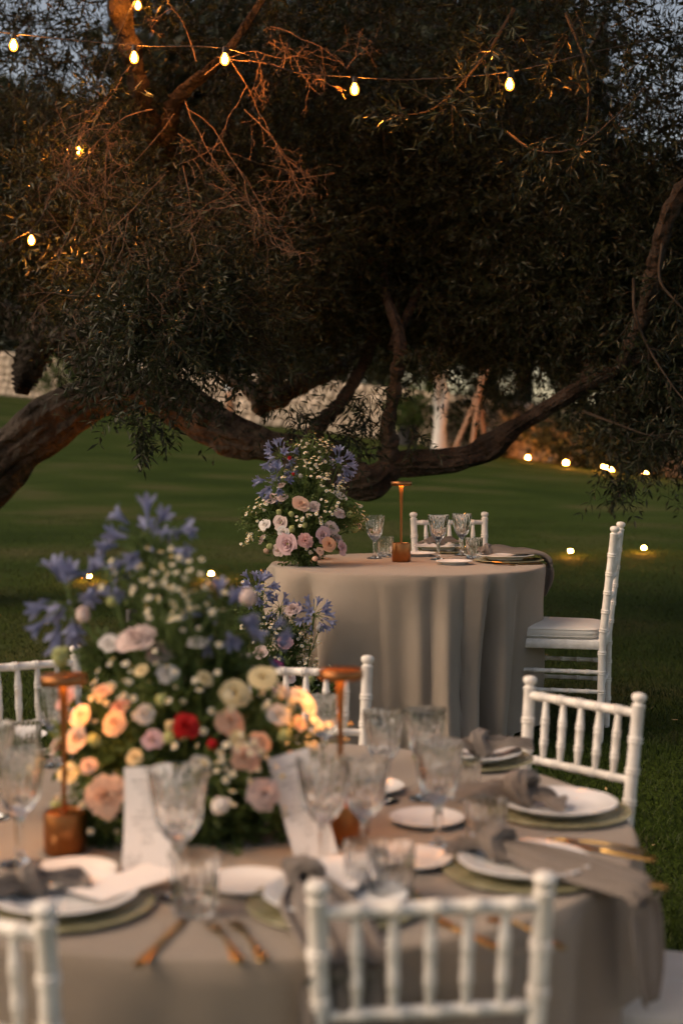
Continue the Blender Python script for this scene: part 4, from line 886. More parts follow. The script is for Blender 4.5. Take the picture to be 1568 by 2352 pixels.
# printed cards: cream paper, grey lines of script, a small drawn sprig at the foot
def card_mat():
    m = bpy.data.materials.new('printed_card'); m.use_nodes = True; N = m.node_tree.nodes; L = m.node_tree.links; b = N['Principled BSDF']
    b.inputs['Roughness'].default_value = .85; b.inputs['Specular IOR Level'].default_value = .15
    tc = N.new('ShaderNodeTexCoord'); sp = N.new('ShaderNodeSeparateXYZ'); L.new(tc.outputs['Object'], sp.inputs[0])
    def math_(op, a, b_=None, c=None):
        n = N.new('ShaderNodeMath'); n.operation = op
        for i, q in enumerate((a, b_, c)):
            if q is None: continue
            if isinstance(q, (int, float)): n.inputs[i].default_value = q
            else: L.new(q, n.inputs[i])
        return n.outputs[0]
    X, Z = sp.outputs['X'], sp.outputs['Z']
    ln = math_('FRACT', math_('MULTIPLY', Z, 82.0)); inline = math_('MULTIPLY', math_('GREATER_THAN', ln, .42), math_('LESS_THAN', ln, .72))
    nz = N.new('ShaderNodeTexNoise'); nz.inputs['Scale'].default_value = 420; L.new(tc.outputs['Object'], nz.inputs['Vector'])
    ink = math_('MULTIPLY', inline, math_('GREATER_THAN', nz.outputs[0], .47))
    row = math_('FLOOR', math_('MULTIPLY', Z, 82.0)); wid = math_('ADD', .022, math_('MULTIPLY', .012, math_('SINE', math_('MULTIPLY', row, 7.3))))
    ink = math_('MULTIPLY', ink, math_('LESS_THAN', math_('ABSOLUTE', X), wid))
    ink = math_('MULTIPLY', ink, math_('MULTIPLY', math_('GREATER_THAN', Z, .045), math_('LESS_THAN', Z, .185)))
    # title
    n2 = N.new('ShaderNodeTexNoise'); n2.inputs['Scale'].default_value = 190; L.new(tc.outputs['Object'], n2.inputs['Vector'])
    ti = math_('MULTIPLY', math_('MULTIPLY', math_('GREATER_THAN', Z, .193), math_('LESS_THAN', Z, .203)), math_('MULTIPLY', math_('LESS_THAN', math_('ABSOLUTE', X), .016), math_('GREATER_THAN', n2.outputs[0], .5)))
    dx = math_('ADD', X, .026); dz = math_('SUBTRACT', Z, .024); rr = math_('SQRT', math_('ADD', math_('MULTIPLY', dx, dx), math_('MULTIPLY', dz, dz)))
    fl = math_('MULTIPLY', math_('LESS_THAN', rr, .017), math_('GREATER_THAN', n2.outputs[0], .54))
    ink = math_('MAXIMUM', math_('MAXIMUM', ink, ti), math_('MULTIPLY', fl, .6))
    mx = N.new('ShaderNodeMix'); mx.data_type = 'RGBA'; L.new(math_('MULTIPLY', ink, .9), mx.inputs[0]); mx.inputs[6].default_value = (.78, .74, .72, 1); mx.inputs[7].default_value = (.22, .20, .19, 1)
    L.new(mx.outputs[2], b.inputs['Base Color'])
    return m
M['card'] = card_mat()
def card(p, rz, lean, roll, label, w_=.095, h=.215):
    v = []; n = 10
    for s in (0, 1):
        for i in range(n + 1):
            z = h * i / n; y = .014 * math.sin(i / n * PI) + s * .0006
            for x in (-w_ / 2, w_ / 2): v.append((x, y, z))
    k = 2 * (n + 1); f = []
    for i in range(n):
        a = 2 * i; f += [(a, a + 1, a + 3, a + 2), (k + a, k + a + 2, k + a + 3, k + a + 1), (a, a + 2, k + a + 2, k + a), (a + 1, k + a + 1, k + a + 3, a + 3)]
    f += [(0, k, k + 1, 1), (2 * n, 2 * n + 1, k + 2 * n + 1, k + 2 * n)]
    o = MB().add(v, f).obj('menu_card', M['card'], loc=p); o.rotation_euler = Matrix.Rotation(rz, 3, 'Z').to_4x4().to_3x3().to_euler()
    o.matrix_world = Matrix.Translation(p) @ Matrix.Rotation(rz, 4, 'Z') @ Matrix.Rotation(lean, 4, 'X') @ Matrix.Rotation(roll, 4, 'Y')
    return tag(o, label, 'card', 'printed menu cards')

# --- near table settings
card(T(335, 2002, .002), math.radians(-4), math.radians(-22), math.radians(-3), 'upright white menu card between the left copper lamp and a goblet', w_=.098, h=.205)
card(T(730, 1982, .006), math.radians(4), math.radians(-24), math.radians(-15), 'slanted pinkish menu card in front of the right copper lamp', w_=.088, h=.225)
flat = lambda px, py, rz, label, dz: tag(MB().box((0, 0, 0), (.10, .21, .0007)).obj('place_card', M['card'], loc=T(px, py, dz), rot=(0, 0, rz)), label, 'card', 'flat cards lying on plates')
settings = [   # centre of the plate in the photo
    ((150, 2085), 'left front place beside the lamp'), ((770, 2085), 'front centre place behind the near chair'), ((1205, 2005), 'right front place under the hanging napkin'),
    ((1285, 1868), 'right place before the right rear chair'), ((1085, 1748), 'right rear place behind the tall goblets')]
PLZ = .0085
for (px, py), w_ in settings:
    p = T(px, py); charger(p, 'olive glass charger plate at the ' + w_)
    plate(p + Vector((0, .004, PLZ)), 'white dinner plate at the ' + w_)
pz = PLZ + .010
def nap(px, py, rz, label, tails, **k): p = T(px, py, pz); return napkin(p, math.radians(rz), label, tails, **k)
# napkin tails in own frame
short = [(0, 0, .012, .018), (.04, 0, .020, .035), (.085, .005, .010, .055), (.11, .0, .008, .06)]
back = [(0, 0, .012, .018), (-.035, 0, .022, .03), (-.07, .004, .012, .045), (-.10, .0, .008, .05)]
nap(70, 2078, 30, 'dark taupe knotted napkin on the left front plate', [short, back], seed=3)
hang = lambda edge, down, w1=.072, w2=.085: [(0, 0, .012, .022), (.05, 0, .016, .05), (.12, 0, .012, .075), (edge - .03, 0, -.010, w1), (edge + .008, 0, -.022, w1), (edge + .024, 0, -.07, w2), (edge + .03, 0, -down * .7, w2 * .9), (edge + .03, .02, -down, w2 * .35)]
nap(700, 2070, -75, 'taupe knotted napkin hanging over the front edge behind the near chair', [hang(.30, .27), [(0, 0, .012, .018), (-.03, 0, .03, .028), (-.05, 0, .035, .035), (-.07, .0, .03, .035)]], seed=5)
nap(1140, 1995, -30, 'taupe knotted napkin drooping over the right table edge', [hang(.285, .24), back], seed=8, knot=.034)
nap(1200, 1868, 158, 'large crumpled taupe napkin on the right plate', [[(0, 0, .012, .02), (.05, 0, .03, .04), (.10, .01, .03, .055), (.15, .02, .012, .06)], back], seed=12, knot=.042)
nap(1100, 1750, 2, 'rolled taupe napkin on the right rear plate', [[(0, 0, .014, .02), (.05, 0, .03, .035), (.10, 0, .03, .04), (.14, 0, .02, .045)], back], seed=15, knot=.034)
flat(290, 2062, math.radians(-38), 'white card lying on the left front plate', .03)
flat(775, 2042, math.radians(-8), 'bluish white card lying on the front centre plate', .034)
saucer(T(170, 2015), 'white bread plate behind the left front dinner plate')
saucer(T(568, 2040), 'white bread plate right of the front tumbler')
saucer(T(980, 1892), 'pale bread plate at the foot of the tall right goblet')
saucer(T(945, 1985), 'white bread plate behind the two front right tumblers')
saucer(T(850, 1818), 'white bread plate behind the slanted card')
saucer(T(40, 1700), 'white bread plate at the left rear of the large table')
for (px, py), s, lab in [((410, 2062), 1.18, 'large cut crystal goblet right of the upright menu card'), ((45, 1985), 1.12, 'cut crystal goblet left of the left copper lamp'), ((-15, 1880), 1.05, 'cut crystal goblet cut off by the left edge of the picture'),
                         ((130, 1760), 1.0, 'cut crystal goblet behind the left copper lamp'), ((742, 2005), 1.12, 'cut crystal goblet standing before the slanted menu card'), ((838, 1985), 1.05, 'cut crystal goblet just right of the copper lamp base'),
                         ((880, 1842), 1.05, 'cut crystal goblet in the pair behind, left one'), ((975, 1835), 1.05, 'cut crystal goblet in the pair behind, right one'), ((1006, 1950), 1.1, 'tall cut crystal goblet on the right with a pale bread plate behind'),
                         ((745, 1770), .95, 'cut crystal goblet behind the right copper lamp stem')]:
    goblet(T(px, py), lab, s)
for (px, py), s, lab in [((446, 2098), 1.12, 'ribbed tumbler in front of the large goblet'), ((898, 2070), 1.08, 'ribbed tumbler right of the front centre plate, nearer one'), ((838, 2052), 1.0, 'ribbed tumbler just left of and behind another tumbler at front right'),
                         ((1116, 1952), 1.08, 'ribbed tumbler before the right dinner plate'), ((1065, 1835), .98, 'ribbed tumbler at the rear right half hidden by a goblet'), ((60, 1745), 1.0, 'ribbed tumbler at the left rear of the large table')]:
    tumbler(T(px, py), lab, s)
for kind, a, b, lab in [('knife', (318, 2222), (420, 2118), 'gold knife right of the left front plate'), ('fork', (562, 2232), (470, 2110), 'gold fork left of the front centre charger, nearer the knife'), ('fork', (620, 2230), (520, 2105), 'gold fork between another fork and the front centre charger'),
                        ('knife', (1108, 2168), (985, 2112), 'gold knife seen through the spindles of the front chair'), ('fork', (1005, 2120), (905, 2078), 'gold fork behind the front right tumbler'), ('spoon', (1262, 2170), (1150, 2118), 'gold spoon by the right post of the front chair'),
                        ('knife', (1455, 1972), (1320, 1946), 'gold knife nearest the right table edge'), ('fork', (1440, 1955), (1300, 1938), 'gold fork beside the olive charger at right'), ('knife', (1445, 2026), (1370, 2010), 'gold knife right of the drooping napkin plate'), ('fork', (1170, 1925), (1060, 1890), 'gold fork left of the right dinner plate')]:
    p, r_ = along(a, b); cutlery(kind, p, r_, lab)

# --- far table settings
charger(Tf(1035, 1268), 'olive glass charger plate on the small table before the rear chair')
plate(Tf(1005, 1267, .012), 'white dinner plate on the small table behind the lamp')
charger(Tf(1168, 1290), 'olive glass charger plate at the right of the small table')
plate(Tf(1160, 1290, .012), 'white dinner plate under the draped napkin on the small table')
saucer(Tf(962, 1277), 'white bread plate just right of the copper lamp on the small table')
saucer(Tf(1042, 1296), 'white bread plate at the front of the small table')
napkin(Tf(1010, 1267, .034), math.radians(20), 'knotted taupe napkin on the rear plate of the small table', [short, back], knot=.022, seed=21)
pn = Tf(1118, 1289, .034)
napkin(pn, math.radians(6), 'long taupe napkin draped off the right edge of the small table', [[(0, 0, .012, .016), (.05, 0, .018, .03), (.12, 0, .006, .042), (.20, 0, .004, .05), (.262, 0, -.012, .05), (.292, 0, -.05, .055), (.296, 0, -.12, .06), (.275, 0, -.20, .028)], [(0, 0, .012, .018), (-.015, 0, .018, .025), (-.03, 0, .012, .03), (-.04, .0, .008, .03)]], knot=.024, seed=22)
goblet(Tf(860, 1283), 'cut crystal goblet next to the flowers on the small table'); goblet(Tf(1006, 1286), 'cut crystal goblet before the rear chair, nearer of two', 1.03); goblet(Tf(1060, 1276), 'cut crystal goblet before the rear chair, farther of two', 1.0)
tumbler(Tf(884, 1279), 'ribbed tumbler just left of the copper lamp on the small table'); tumbler(Tf(1088, 1283), 'ribbed tumbler behind the draped napkin on the small table')
for k, (kind, a, b) in enumerate([('fork', (1200, 1302), (1088, 1292)), ('fork', (1196, 1298), (1096, 1285)), ('knife', (1232, 1297), (1150, 1299))]):
    A_, B_ = Tf(*a), Tf(*b); cutlery(kind, (A_ + B_) / 2 + Vector((0, 0, .001)), math.atan2(B_.y - A_.y, B_.x - A_.x), ['gold fork at the front edge of the small table', 'gold fork tucked under the right charger of the small table', 'gold knife right of the charger on the small table'][k])

# ------------------------------------------------------------------ flowers
def petal_pts(mb, a0, hw, rb, rt, h, curl, mi=0, nu=6, nv=5, frill=0.0, rnd=random, zb=0.0):
    v = []
    for j in range(nv):
        t = j / (nv - 1)
        rr = rb + (rt - rb) * (t ** .75) + curl * rt * max(0, t - .6) * 1.3
        z = zb + h * math.sin(t * PI / 2) ** .9 - curl * h * max(0, t - .65) * 1.1
        wd_ = hw * (math.sin(PI * min(.5 + .0 * t, .5)) * (.45 + .55 * min(1, t * 1.8))) * (1 if t < .8 else 1 - (t - .8) * 1.2)
        for i in range(nu):
            u = 2 * i / (nu - 1) - 1; a = a0 + u * wd_
            fz = frill * (rnd.random() - .5) if j >= nv - 2 else 0
            dip = -.10 * h * u * u * t
            v.append(((rr + fz) * math.cos(a), (rr + fz) * math.sin(a), z + dip + fz))
    f = [(j * nu + i, j * nu + i + 1, (j + 1) * nu + i + 1, (j + 1) * nu + i) for j in range(nv - 1) for i in range(nu - 1)]
    mb.add(v, f, mi)
def calyx(mb, r, mi=1):
    mb.lathe([(.12 * r, -.55 * r), (.25 * r, -.4 * r), (.42 * r, -.15 * r), (.45 * r, .02 * r), (.1 * r, .05 * r)], 8, mi=mi)
def rose(seed, m, n=26, opened=1.0):
    """unit radius"""
    r = random.Random(seed); mb = MB()
    for k in range(n):
        t = k / (n - 1); a = k * 2.4 + r.uniform(-.2, .2)
        petal_pts(mb, a, 1.15 - .25 * t, .05, .10 + .80 * t * opened + r.uniform(-.03, .03), .78 - .30 * t ** 1.5 + r.uniform(-.04, .04), .04 + .22 * t, rnd=r, zb=.03 * (1 - t))
    calyx(mb, 1); return mb.mesh('rose', [m, M['stem']])
def carnation(seed, m):
    r = random.Random(seed); mb = MB()
    for k in range(46):
        t = k / 45; a = k * 2.4 + r.uniform(-.3, .3)
        petal_pts(mb, a, .55, .05, .12 + .88 * t, .80 - .55 * t ** 1.6 + r.uniform(-.06, .06), .10 + .1 * t, frill=.16, rnd=r, nu=7)
    mb.lathe([(.12, -.9), (.26, -.8), (.30, -.3), (.34, 0), (.1, .05)], 8, mi=1); return mb.mesh('carnation', [m, M['stem']])
def lisi(seed, m):
    r = random.Random(seed); mb = MB()
    for k in range(13):
        t = k / 12; a = k * 2.4 + r.uniform(-.2, .2)
        petal_pts(mb, a, 1.0, .08, .22 + .78 * t, .95 - .25 * t + r.uniform(-.05, .05), .1 + .28 * t, frill=.05, rnd=r, nu=7)
    mb.lathe([(0, .5), (.12, .48), (.15, .3), (.1, .1)], 8, mi=2); calyx(mb, 1); return mb.mesh('lisianthus', [m, M['stem'], M['bud']])
def bud(m, seed=0):
    r = random.Random(seed); mb = MB()
    mb.lathe([(.15, -.9), (.55, -.7), (.85, -.2), (.88, .2), (.7, .7), (.38, 1.05), (.1, 1.2)], 12, flute=lambda a, z: .09 * math.sin(3 * a + 2.5 * z))
    for k in range(4): petal_pts(mb, k * 1.57 + r.random(), .7, .4, .95, 1.55, -.25, nu=5, nv=5, rnd=r, zb=-.7)
    mb.lathe([(.12, -1.3), (.3, -1.1), (.55, -.8), (.4, -.6)], 8, mi=1); return mb.mesh('bud', [m, M['stem']])
FM = {}
for nm in ('peach', 'orange', 'blush', 'cream', 'pink', 'white'): FM['rose_' + nm] = rose(hash(nm) % 97 if False else len(nm) * 7 + ord(nm[0]), M[nm])
for nm in ('blush', 'pink', 'white', 'red', 'magenta', 'peach'): FM['carn_' + nm] = carnation(ord(nm[0]) + len(nm), M[nm])
for nm in ('blush', 'mauve', 'white', 'cream', 'peach', 'red'): FM['lisi_' + nm] = lisi(ord(nm[0]) * 3 + len(nm), M[nm])
for nm in ('bud', 'cream', 'blush', 'red', 'white', 'peach'): FM['bud_' + nm] = bud(M[nm], ord(nm[0]))
PNAME = {'rose': 'rose_bloom', 'carn': 'carnation_bloom', 'lisi': 'lisianthus_bloom', 'bud': 'flower_bud'}
# daisy
mb = MB(); nP = 12
for k in range(nP):
    a = 2 * PI * k / nP; c, s = math.cos(a), math.sin(a); ox, oy = -s, c
    mb.add([(.28 * c - .08 * ox, .28 * s - .08 * oy, .0), (.28 * c + .08 * ox, .28 * s + .08 * oy, .0), (.8 * c + .17 * ox, .8 * s + .17 * oy, .02), (1.0 * c, 1.0 * s, -.08), (.8 * c - .17 * ox, .8 * s - .17 * oy, .02)], [(0, 1, 2, 3, 4)])
mb.lathe([(.40, -.02), (.38, .1), (.25, .24), (.0, .3)], 9, mi=1)
DAISY = mb.mesh('daisy', [M['daisy_white'], M['daisy_yellow']])
# agapanthus floret, pointing +Z, unit length
mb = MB()
for k in range(6):
    a = k * PI / 3; pr = [(0, .05, .05), (.35, .08, .075), (.62, .15, .13), (.85, .30, .14), (1.0, .46, .09), (1.03, .54, .01)]
    v = []
    for z, r_, w_ in pr:
        for u in (-1, 0, 1): v.append((r_ * math.cos(a) - u * w_ * math.sin(a), r_ * math.sin(a) + u * w_ * math.cos(a), z - (.02 if u else 0)))
    mb.add(v, [(j * 3 + i, j * 3 + i + 1, (j + 1) * 3 + i + 1, (j + 1) * 3 + i) for j in range(5) for i in range(2)])
FLORET = mb.mesh('floret', M['blue'])
AGBUD = MB().lathe([(.04, 0), (.09, .3), (.12, .6), (.10, .85), (.02, 1.0)], 7).mesh('floret', M['blue'])
def zto(d, spin=0.0):
    return (Vector(d).to_track_quat('Z', 'Y') @ Quaternion((0, 0, 1), spin))
def arrangement(base, core, label, blooms, agap, sprigs, foliage, name='flower_arrangement', vase=None, seed=1, fscale=1.0, dsize=.0085, fwdz=.03):
    """base: where it stands; core: point the stems spring from"""
    rr = random.Random(seed); o = empty(name, base, 0, label, 'flowers'); r = rel(o); core = Vector(core); stems = MB()
    cr = r(core)
    def stem(p, rad=.0022):
        q = r(p); mid_ = cr.lerp(q, .55) + Vector((rr.gauss(0, .012), rr.gauss(0, .012), rr.gauss(.008, .012)))
        stems.tube(smooth_path([tuple(cr + Vector((rr.gauss(0, .02), rr.gauss(0, .02), 0))), tuple(mid_), tuple(q)], 7), rad, 5, cap=False)
    tocam = lambda p: (_cam - p).normalized()
    for (px, py, z, kind, rad) in blooms:
        p = P(px, py, z - fwdz); d = ((p - core).normalized() * .75 + tocam(p) * .55 + Vector((rr.gauss(0, .2), rr.gauss(0, .2), rr.gauss(.12, .15)))).normalized()
        if kind.startswith('bud'): d = ((p - core).normalized() + Vector((rr.gauss(0, .2), rr.gauss(0, .2), .35))).normalized()
        b = link(PNAME[kind.split('_')[0]], FM[kind], o, loc=r(p) - d * rad * .4, scale=(rad, rad, rad * rr.uniform(.9, 1.1)))
        b.rotation_mode = 'QUATERNION'; b.rotation_quaternion = zto(d, rr.uniform(0, 6)); stem(p - d * rad * .6)
    for (px, py, z, R_, n, tilt) in agap:
        p = P(px, py, z); ax = ((p - core).normalized() + Vector(tilt)).normalized(); hub = p - ax * R_ * .35
        h = empty('agapanthus_head', r(hub)); h.parent = o
        ped = MB(); 
        for k in range(n):
            ph_ = k * 2.4; ct = 1 - 1.45 * (k + .5) / n; st_ = math.sqrt(max(0, 1 - ct * ct)); e1 = ax.orthogonal().normalized(); e2 = ax.cross(e1)
            d = (ax * ct + (e1 * math.cos(ph_) + e2 * math.sin(ph_)) * st_ + Vector((rr.gauss(0, .1), rr.gauss(0, .1), rr.gauss(0, .1)))).normalized(); d = (d + Vector((0, 0, -.12))).normalized()
            pl = R_ * rr.uniform(.5, .68); ped.tube([(0, 0, 0), d * pl * .5 + Vector((0, 0, .006)), d * pl], [.0014, .0011, .0010], 4, cap=False)
            isb = rr.random() < .28; fo = link('floret', AGBUD if isb else FLORET, h, loc=d * pl, scale=R_ * (.30 if isb else rr.uniform(.42, .52)))
            fo.rotation_mode = 'QUATERNION'; fo.rotation_quaternion = zto(d + Vector((0, 0, -.2)), rr.uniform(0, 6))
        link('pedicels', ped.mesh('pedicels', M['stem']), h); stem(hub, .0038)
    for (px, py, z, n, sp_) in sprigs:
        p = P(px, py, z - fwdz); s = empty('chamomile_sprig', r(p)); s.parent = o; sm = MB(); out = (p - core).normalized(); root = -out * sp_ * 1.6
        for k in range(n):
            q = Vector((rr.gauss(0, 1), rr.gauss(0, .8), rr.gauss(0, .8))) * sp_ * .55 + out * sp_ * rr.uniform(-.3, .4)
            d = (q.normalized() * .5 + out * .5 + Vector((0, -.35, .45)) + Vector((rr.gauss(0, .35), rr.gauss(0, .35), rr.gauss(0, .35)))).normalized()
            sm.tube([root * rr.uniform(.4, 1), root * .3 + q * .55, q - d * dsize * .1], [.0011, .0009, .0008], 4, cap=False)
            fo = link('daisy', DAISY, s, loc=q, scale=dsize * rr.uniform(.75, 1.15)); fo.rotation_mode = 'QUATERNION'; fo.rotation_quaternion = zto(d, rr.uniform(0, 6))
        link('stalks', sm.mesh('stalks', M['stem']), s); stem(p + root, .0015)
    tag(stems.obj('stems', M['stem'], o), kind='stuff')
    TP, LP = [], []
    for (px, py, z, R_, n, ln, lf, nl) in foliage:
        c = np.array(P(px, py, z)); u = unit_ball(n); st_ = c + u * R_ * np.array([1, .7, 1]) * .55; d = (st_ - np.array(core)); d /= np.linalg.norm(d, axis=1, keepdims=True) + 1e-6
        d = d + rng.normal(size=(n, 3)) * .45
        a, b, e, f = twigs(st_, d, ln * (.45 + .6 * rng.random(n)), K=4, droop=.25, nleaf=nl, leaf=lf, lw=lf * .42, r0=.0013, wig=.15)
        TP.append((a, b)); LP.append((e, f))
    v, f = cat(TP); tag(link('greenery_stalks', np_mesh('greenery_stalks', v - np.array(o.location), f, M['stem']), o), kind='stuff')
    v, f = cat(LP); tag(link('greenery', np_mesh('greenery', v - np.array(o.location), f, M['foliage']), o), kind='stuff')
    if vase: MB().lathe(vase, 32).obj('bowl', M['vase'], o)
    return o
# far arrangement on the small table
zf = 6.40; fb_ = Tf(692, 1284)
bl = [(691, 1159, -.08, 'rose_peach', .045), (720, 1166, -.03, 'lisi_blush', .03), (609, 1206, -.04, 'lisi_white', .028), (646, 1200, -.08, 'lisi_blush', .034), (651, 1223, -.12, 'lisi_white', .028), (661, 1250, -.14, 'lisi_mauve', .048), (701, 1242, -.16, 'carn_pink', .034),
      (740, 1230, -.12, 'lisi_mauve', .036), (755, 1250, -.14, 'rose_orange', .036), (734, 1266, -.16, 'rose_peach', .020), (724, 1283, -.17, 'bud_peach', .013), (783, 1258, -.04, 'lisi_mauve', .032), (780, 1141, 0, 'lisi_white', .032), (781, 1178, -.03, 'carn_blush', .028),
      (625, 1143, 0, 'carn_blush', .034), (648, 1141, -.04, 'carn_blush', .026), (646, 1116, .02, 'lisi_blush', .022), (763, 1212, -.06, 'carn_blush', .034), (805, 1181, 0, 'bud_bud', .018), (817, 1215, .02, 'bud_bud', .016), (618, 1255, -.04, 'bud_bud', .017), (640, 1175, -.08, 'bud_bud', .014),
      (668, 1180, -.08, 'bud_bud', .014), (670, 1214, -.14, 'bud_bud', .015), (610, 1265, 0, 'bud_peach', .014), (665, 1051, 0, 'bud_red', .010), (673, 1089, -.02, 'bud_red', .009), (690, 1092, 0, 'bud_white', .012), (818, 1205, .06, 'lisi_blush', .024), (600, 1238, .06, 'carn_blush', .026), (790, 1205, .08, 'rose_blush', .03), (700, 1205, -.1, 'bud_bud', .013), (640, 1265, -.05, 'lisi_blush', .028), (775, 1235, .0, 'carn_blush', .028)]
ag = [(640, 1034, .02, .085, 20, (0, -.2, 0)), (622, 1100, -.02, .092, 22, (-.5, -.3, -.2)), (788, 1058, .04, .085, 18, (.5, -.2, -.1)), (640, 1072, .0, .07, 12, (-.3, -.4, 0))]
sg = [(721, 1032, 0, 14, .05), (700, 1022, .02, 10, .04), (745, 1028, .02, 10, .04), (705, 1072, -.04, 16, .04), (690, 1060, 0, 10, .035), (740, 1060, -.02, 10, .04), (745, 1088, -.03, 12, .04), (775, 1121, -.04, 15, .04), (790, 1105, 0, 8, .03), (761, 1166, -.08, 13, .045), (740, 1100, -.06, 10, .04), (697, 1192, -.12, 14, .04), (594, 1172, 0, 14, .045), (606, 1160, 0, 10, .04), (824, 1165, .04, 11, .035), (828, 1190, .04, 8, .03), (562, 1242, .05, 12, .035), (580, 1235, .05, 7, .03), (600, 1190, 0, 9, .035), (735, 1185, -.1, 9, .035), (708, 1268, -.14, 6, .025), (655, 1095, -.03, 7, .025), (715, 1010, 0, 7, .04), (605, 1225, 0, 8, .03)]
fol = [(700, 1150, 0, .17, 150, .10, .022, 12), (700, 1220, 0, .18, 170, .09, .026, 12), (720, 1090, 0, .12, 110, .10, .018, 12), (640, 1200, 0, .13, 90, .09, .024, 12), (770, 1190, 0, .13, 90, .10, .022, 12), (690, 1268, -.05, .14, 90, .07, .028, 10), (600, 1200, 0, .08, 40, .10, .02, 10), (700, 1050, .02, .09, 60, .1, .016, 10)]
arrangement(fb_, P(695, 1262, zf), 'mixed blush, peach and blue flower arrangement on the small far table', [(a, b, zf + c, d, e) for a, b, c, d, e in bl], [(a, b, zf + c, d, e, f) for a, b, c, d, e, f in ag], [(a, b, zf + c, d, e) for a, b, c, d, e in sg], [(a, b, zf + c, *e) for a, b, c, *e in fol], vase=[(.0, .002), (.07, .002), (.10, .03), (.105, .055), (.09, .06), (.0, .05)], seed=2)
# floor arrangement leaning on the cloth of the small table
zg = 5.82; gp = at(660, zg); gp.z = g(gp.x, gp.y)
bl = [(672, 1397, 0, 'carn_blush', .034), (655, 1473, -.06, 'carn_pink', .034), (635, 1528, -.05, 'carn_magenta', .034), (664, 1556, -.08, 'rose_blush', .03), (712, 1560, -.05, 'bud_bud', .022), (600, 1500, -.05, 'lisi_blush', .03), (700, 1600, -.05, 'rose_blush', .03), (620, 1590, -.06, 'lisi_mauve', .03), (735, 1440, -.02, 'bud_white', .018), (590, 1420, 0, 'bud_bud', .015), (740, 1590, 0, 'lisi_mauve', .03)]
ag = [(588, 1342, .0, .085, 26, (0, -.2, .2)), (728, 1402, -.02, .085, 24, (.3, -.3, .1)), (640, 1390, -.02, .07, 14, (-.2, -.3, .2))]
sg = [(607, 1443, 0, 18, .05), (635, 1452, -.03, 16, .05), (600, 1460, 0, 12, .05), (677, 1443, 0, 10, .04), (690, 1465, 0, 10, .04), (709, 1478, 0, 13, .045), (718, 1528, -.02, 11, .045), (569, 1519, 0, 12, .05), (598, 1356, .02, 18, .05), (575, 1440, 0, 10, .05), (700, 1500, 0, 10, .045), (640, 1500, -.02, 12, .05), (590, 1560, 0, 12, .05), (720, 1560, 0, 10, .04)]
fol = [(640, 1560, 0, .16, 150, .11, .03, 12), (660, 1480, 0, .14, 90, .11, .024, 12), (620, 1620, 0, .14, 100, .1, .032, 12), (715, 1600, 0, .12, 90, .1, .03, 12), (600, 1450, 0, .1, 50, .11, .02, 12), (560, 1540, 0, .1, 60, .1, .026, 12)]
arrangement(gp, gp + Vector((0, 0, .06)), 'blue and white flower arrangement standing on the lawn against the small table', [(a, b, zg + c, d, e) for a, b, c, d, e in bl], [(a, b, zg + c, d, e, f) for a, b, c, d, e, f in ag], [(a, b, zg + c, d, e) for a, b, c, d, e in sg], [(a, b, zg + c, *e) for a, b, c, *e in fol], vase=[(.0, .0), (.09, .0), (.10, .08), (.09, .09), (.0, .08)], seed=5)
# big foreground arrangement
zn = 3.12; nbp = T(420, 1905)
bl = [(311, 1461, 0, 'carn_blush', .054), (364, 1495, .05, 'carn_blush', .042), (190, 1408, .05, 'bud_blush', .022), (137, 1503, 0, 'bud_bud', .027), (253, 1379, 0, 'bud_bud', .014), (153, 1605, .06, 'rose_pink', .038), (187, 1645, -.02, 'rose_peach', .034), (179, 1700, 0, 'lisi_peach', .034), (130, 1714, .06, 'rose_blush', .034), (156, 1777, -.04, 'rose_cream', .034),
      (243, 1830, -.14, 'carn_peach', .056), (237, 1587, 0, 'rose_peach', .028), (264, 1661, -.06, 'rose_peach', .036), (275, 1625, 0, 'carn_pink', .026), (427, 1668, -.12, 'carn_red', .035), (487, 1708, -.12, 'bud_red', .014), (388, 1692, -.12, 'bud_bud', .017), (390, 1664, -.08, 'bud_cream', .014), (538, 1593, -.06, 'rose_cream', .044), (530, 1656, -.08, 'carn_peach', .040), (604, 1556, -.02, 'rose_cream', .042),
      (690, 1600, .0, 'rose_white', .034), (706, 1622, .04, 'lisi_white', .028), (728, 1661, -.02, 'rose_white', .022), (687, 1661, -.04, 'rose_peach', .022), (506, 1850, -.24, 'bud_white', .024), (564, 1740, -.14, 'carn_peach', .040), (606, 1825, -.14, 'carn_blush', .042), (369, 1606, -.08, 'bud_bud', .016), (654, 1688, -.06, 'bud_bud', .019), (572, 1366, .02, 'bud_blush', .026), (545, 1700, -.12, 'rose_cream', .026), (640, 1640, -.04, 'carn_white', .03),
      (325, 1540, -.02, 'rose_cream', .022), (215, 1700, -.08, 'bud_bud', .018), (205, 1760, -.1, 'rose_peach', .024), (668, 1740, 0, 'rose_peach', .026), (430, 1560, .1, 'bud_cream', .016), (350, 1700, -.1, 'lisi_mauve', .026), (130, 1850, -.02, 'bud_bud', .018), (455, 1478, .02, 'lisi_white', .03), (385, 1545, 0, 'carn_white', .03), (470, 1560, -.02, 'rose_cream', .026), (250, 1480, .04, 'lisi_white', .028), (650, 1590, .0, 'rose_white', .026), (330, 1640, -.06, 'carn_white', .028), (455, 1760, -.1, 'lisi_white', .028), (310, 1740, -.1, 'rose_cream', .024), (600, 1700, -.1, 'carn_peach', .03)]
ag = [(335, 1215, .05, .105, 15, (0, -.1, .1)), (128, 1368, .05, .11, 17, (-.5, -.2, -.1)), (235, 1300, 0, .085, 9, (-.2, -.3, .1)), (525, 1398, .0, .09, 13, (.3, -.3, 0)), (622, 1458, .05, .075, 9, (.5, -.1, -.1)), (405, 1200, .08, .06, 6, (.4, 0, .1))]
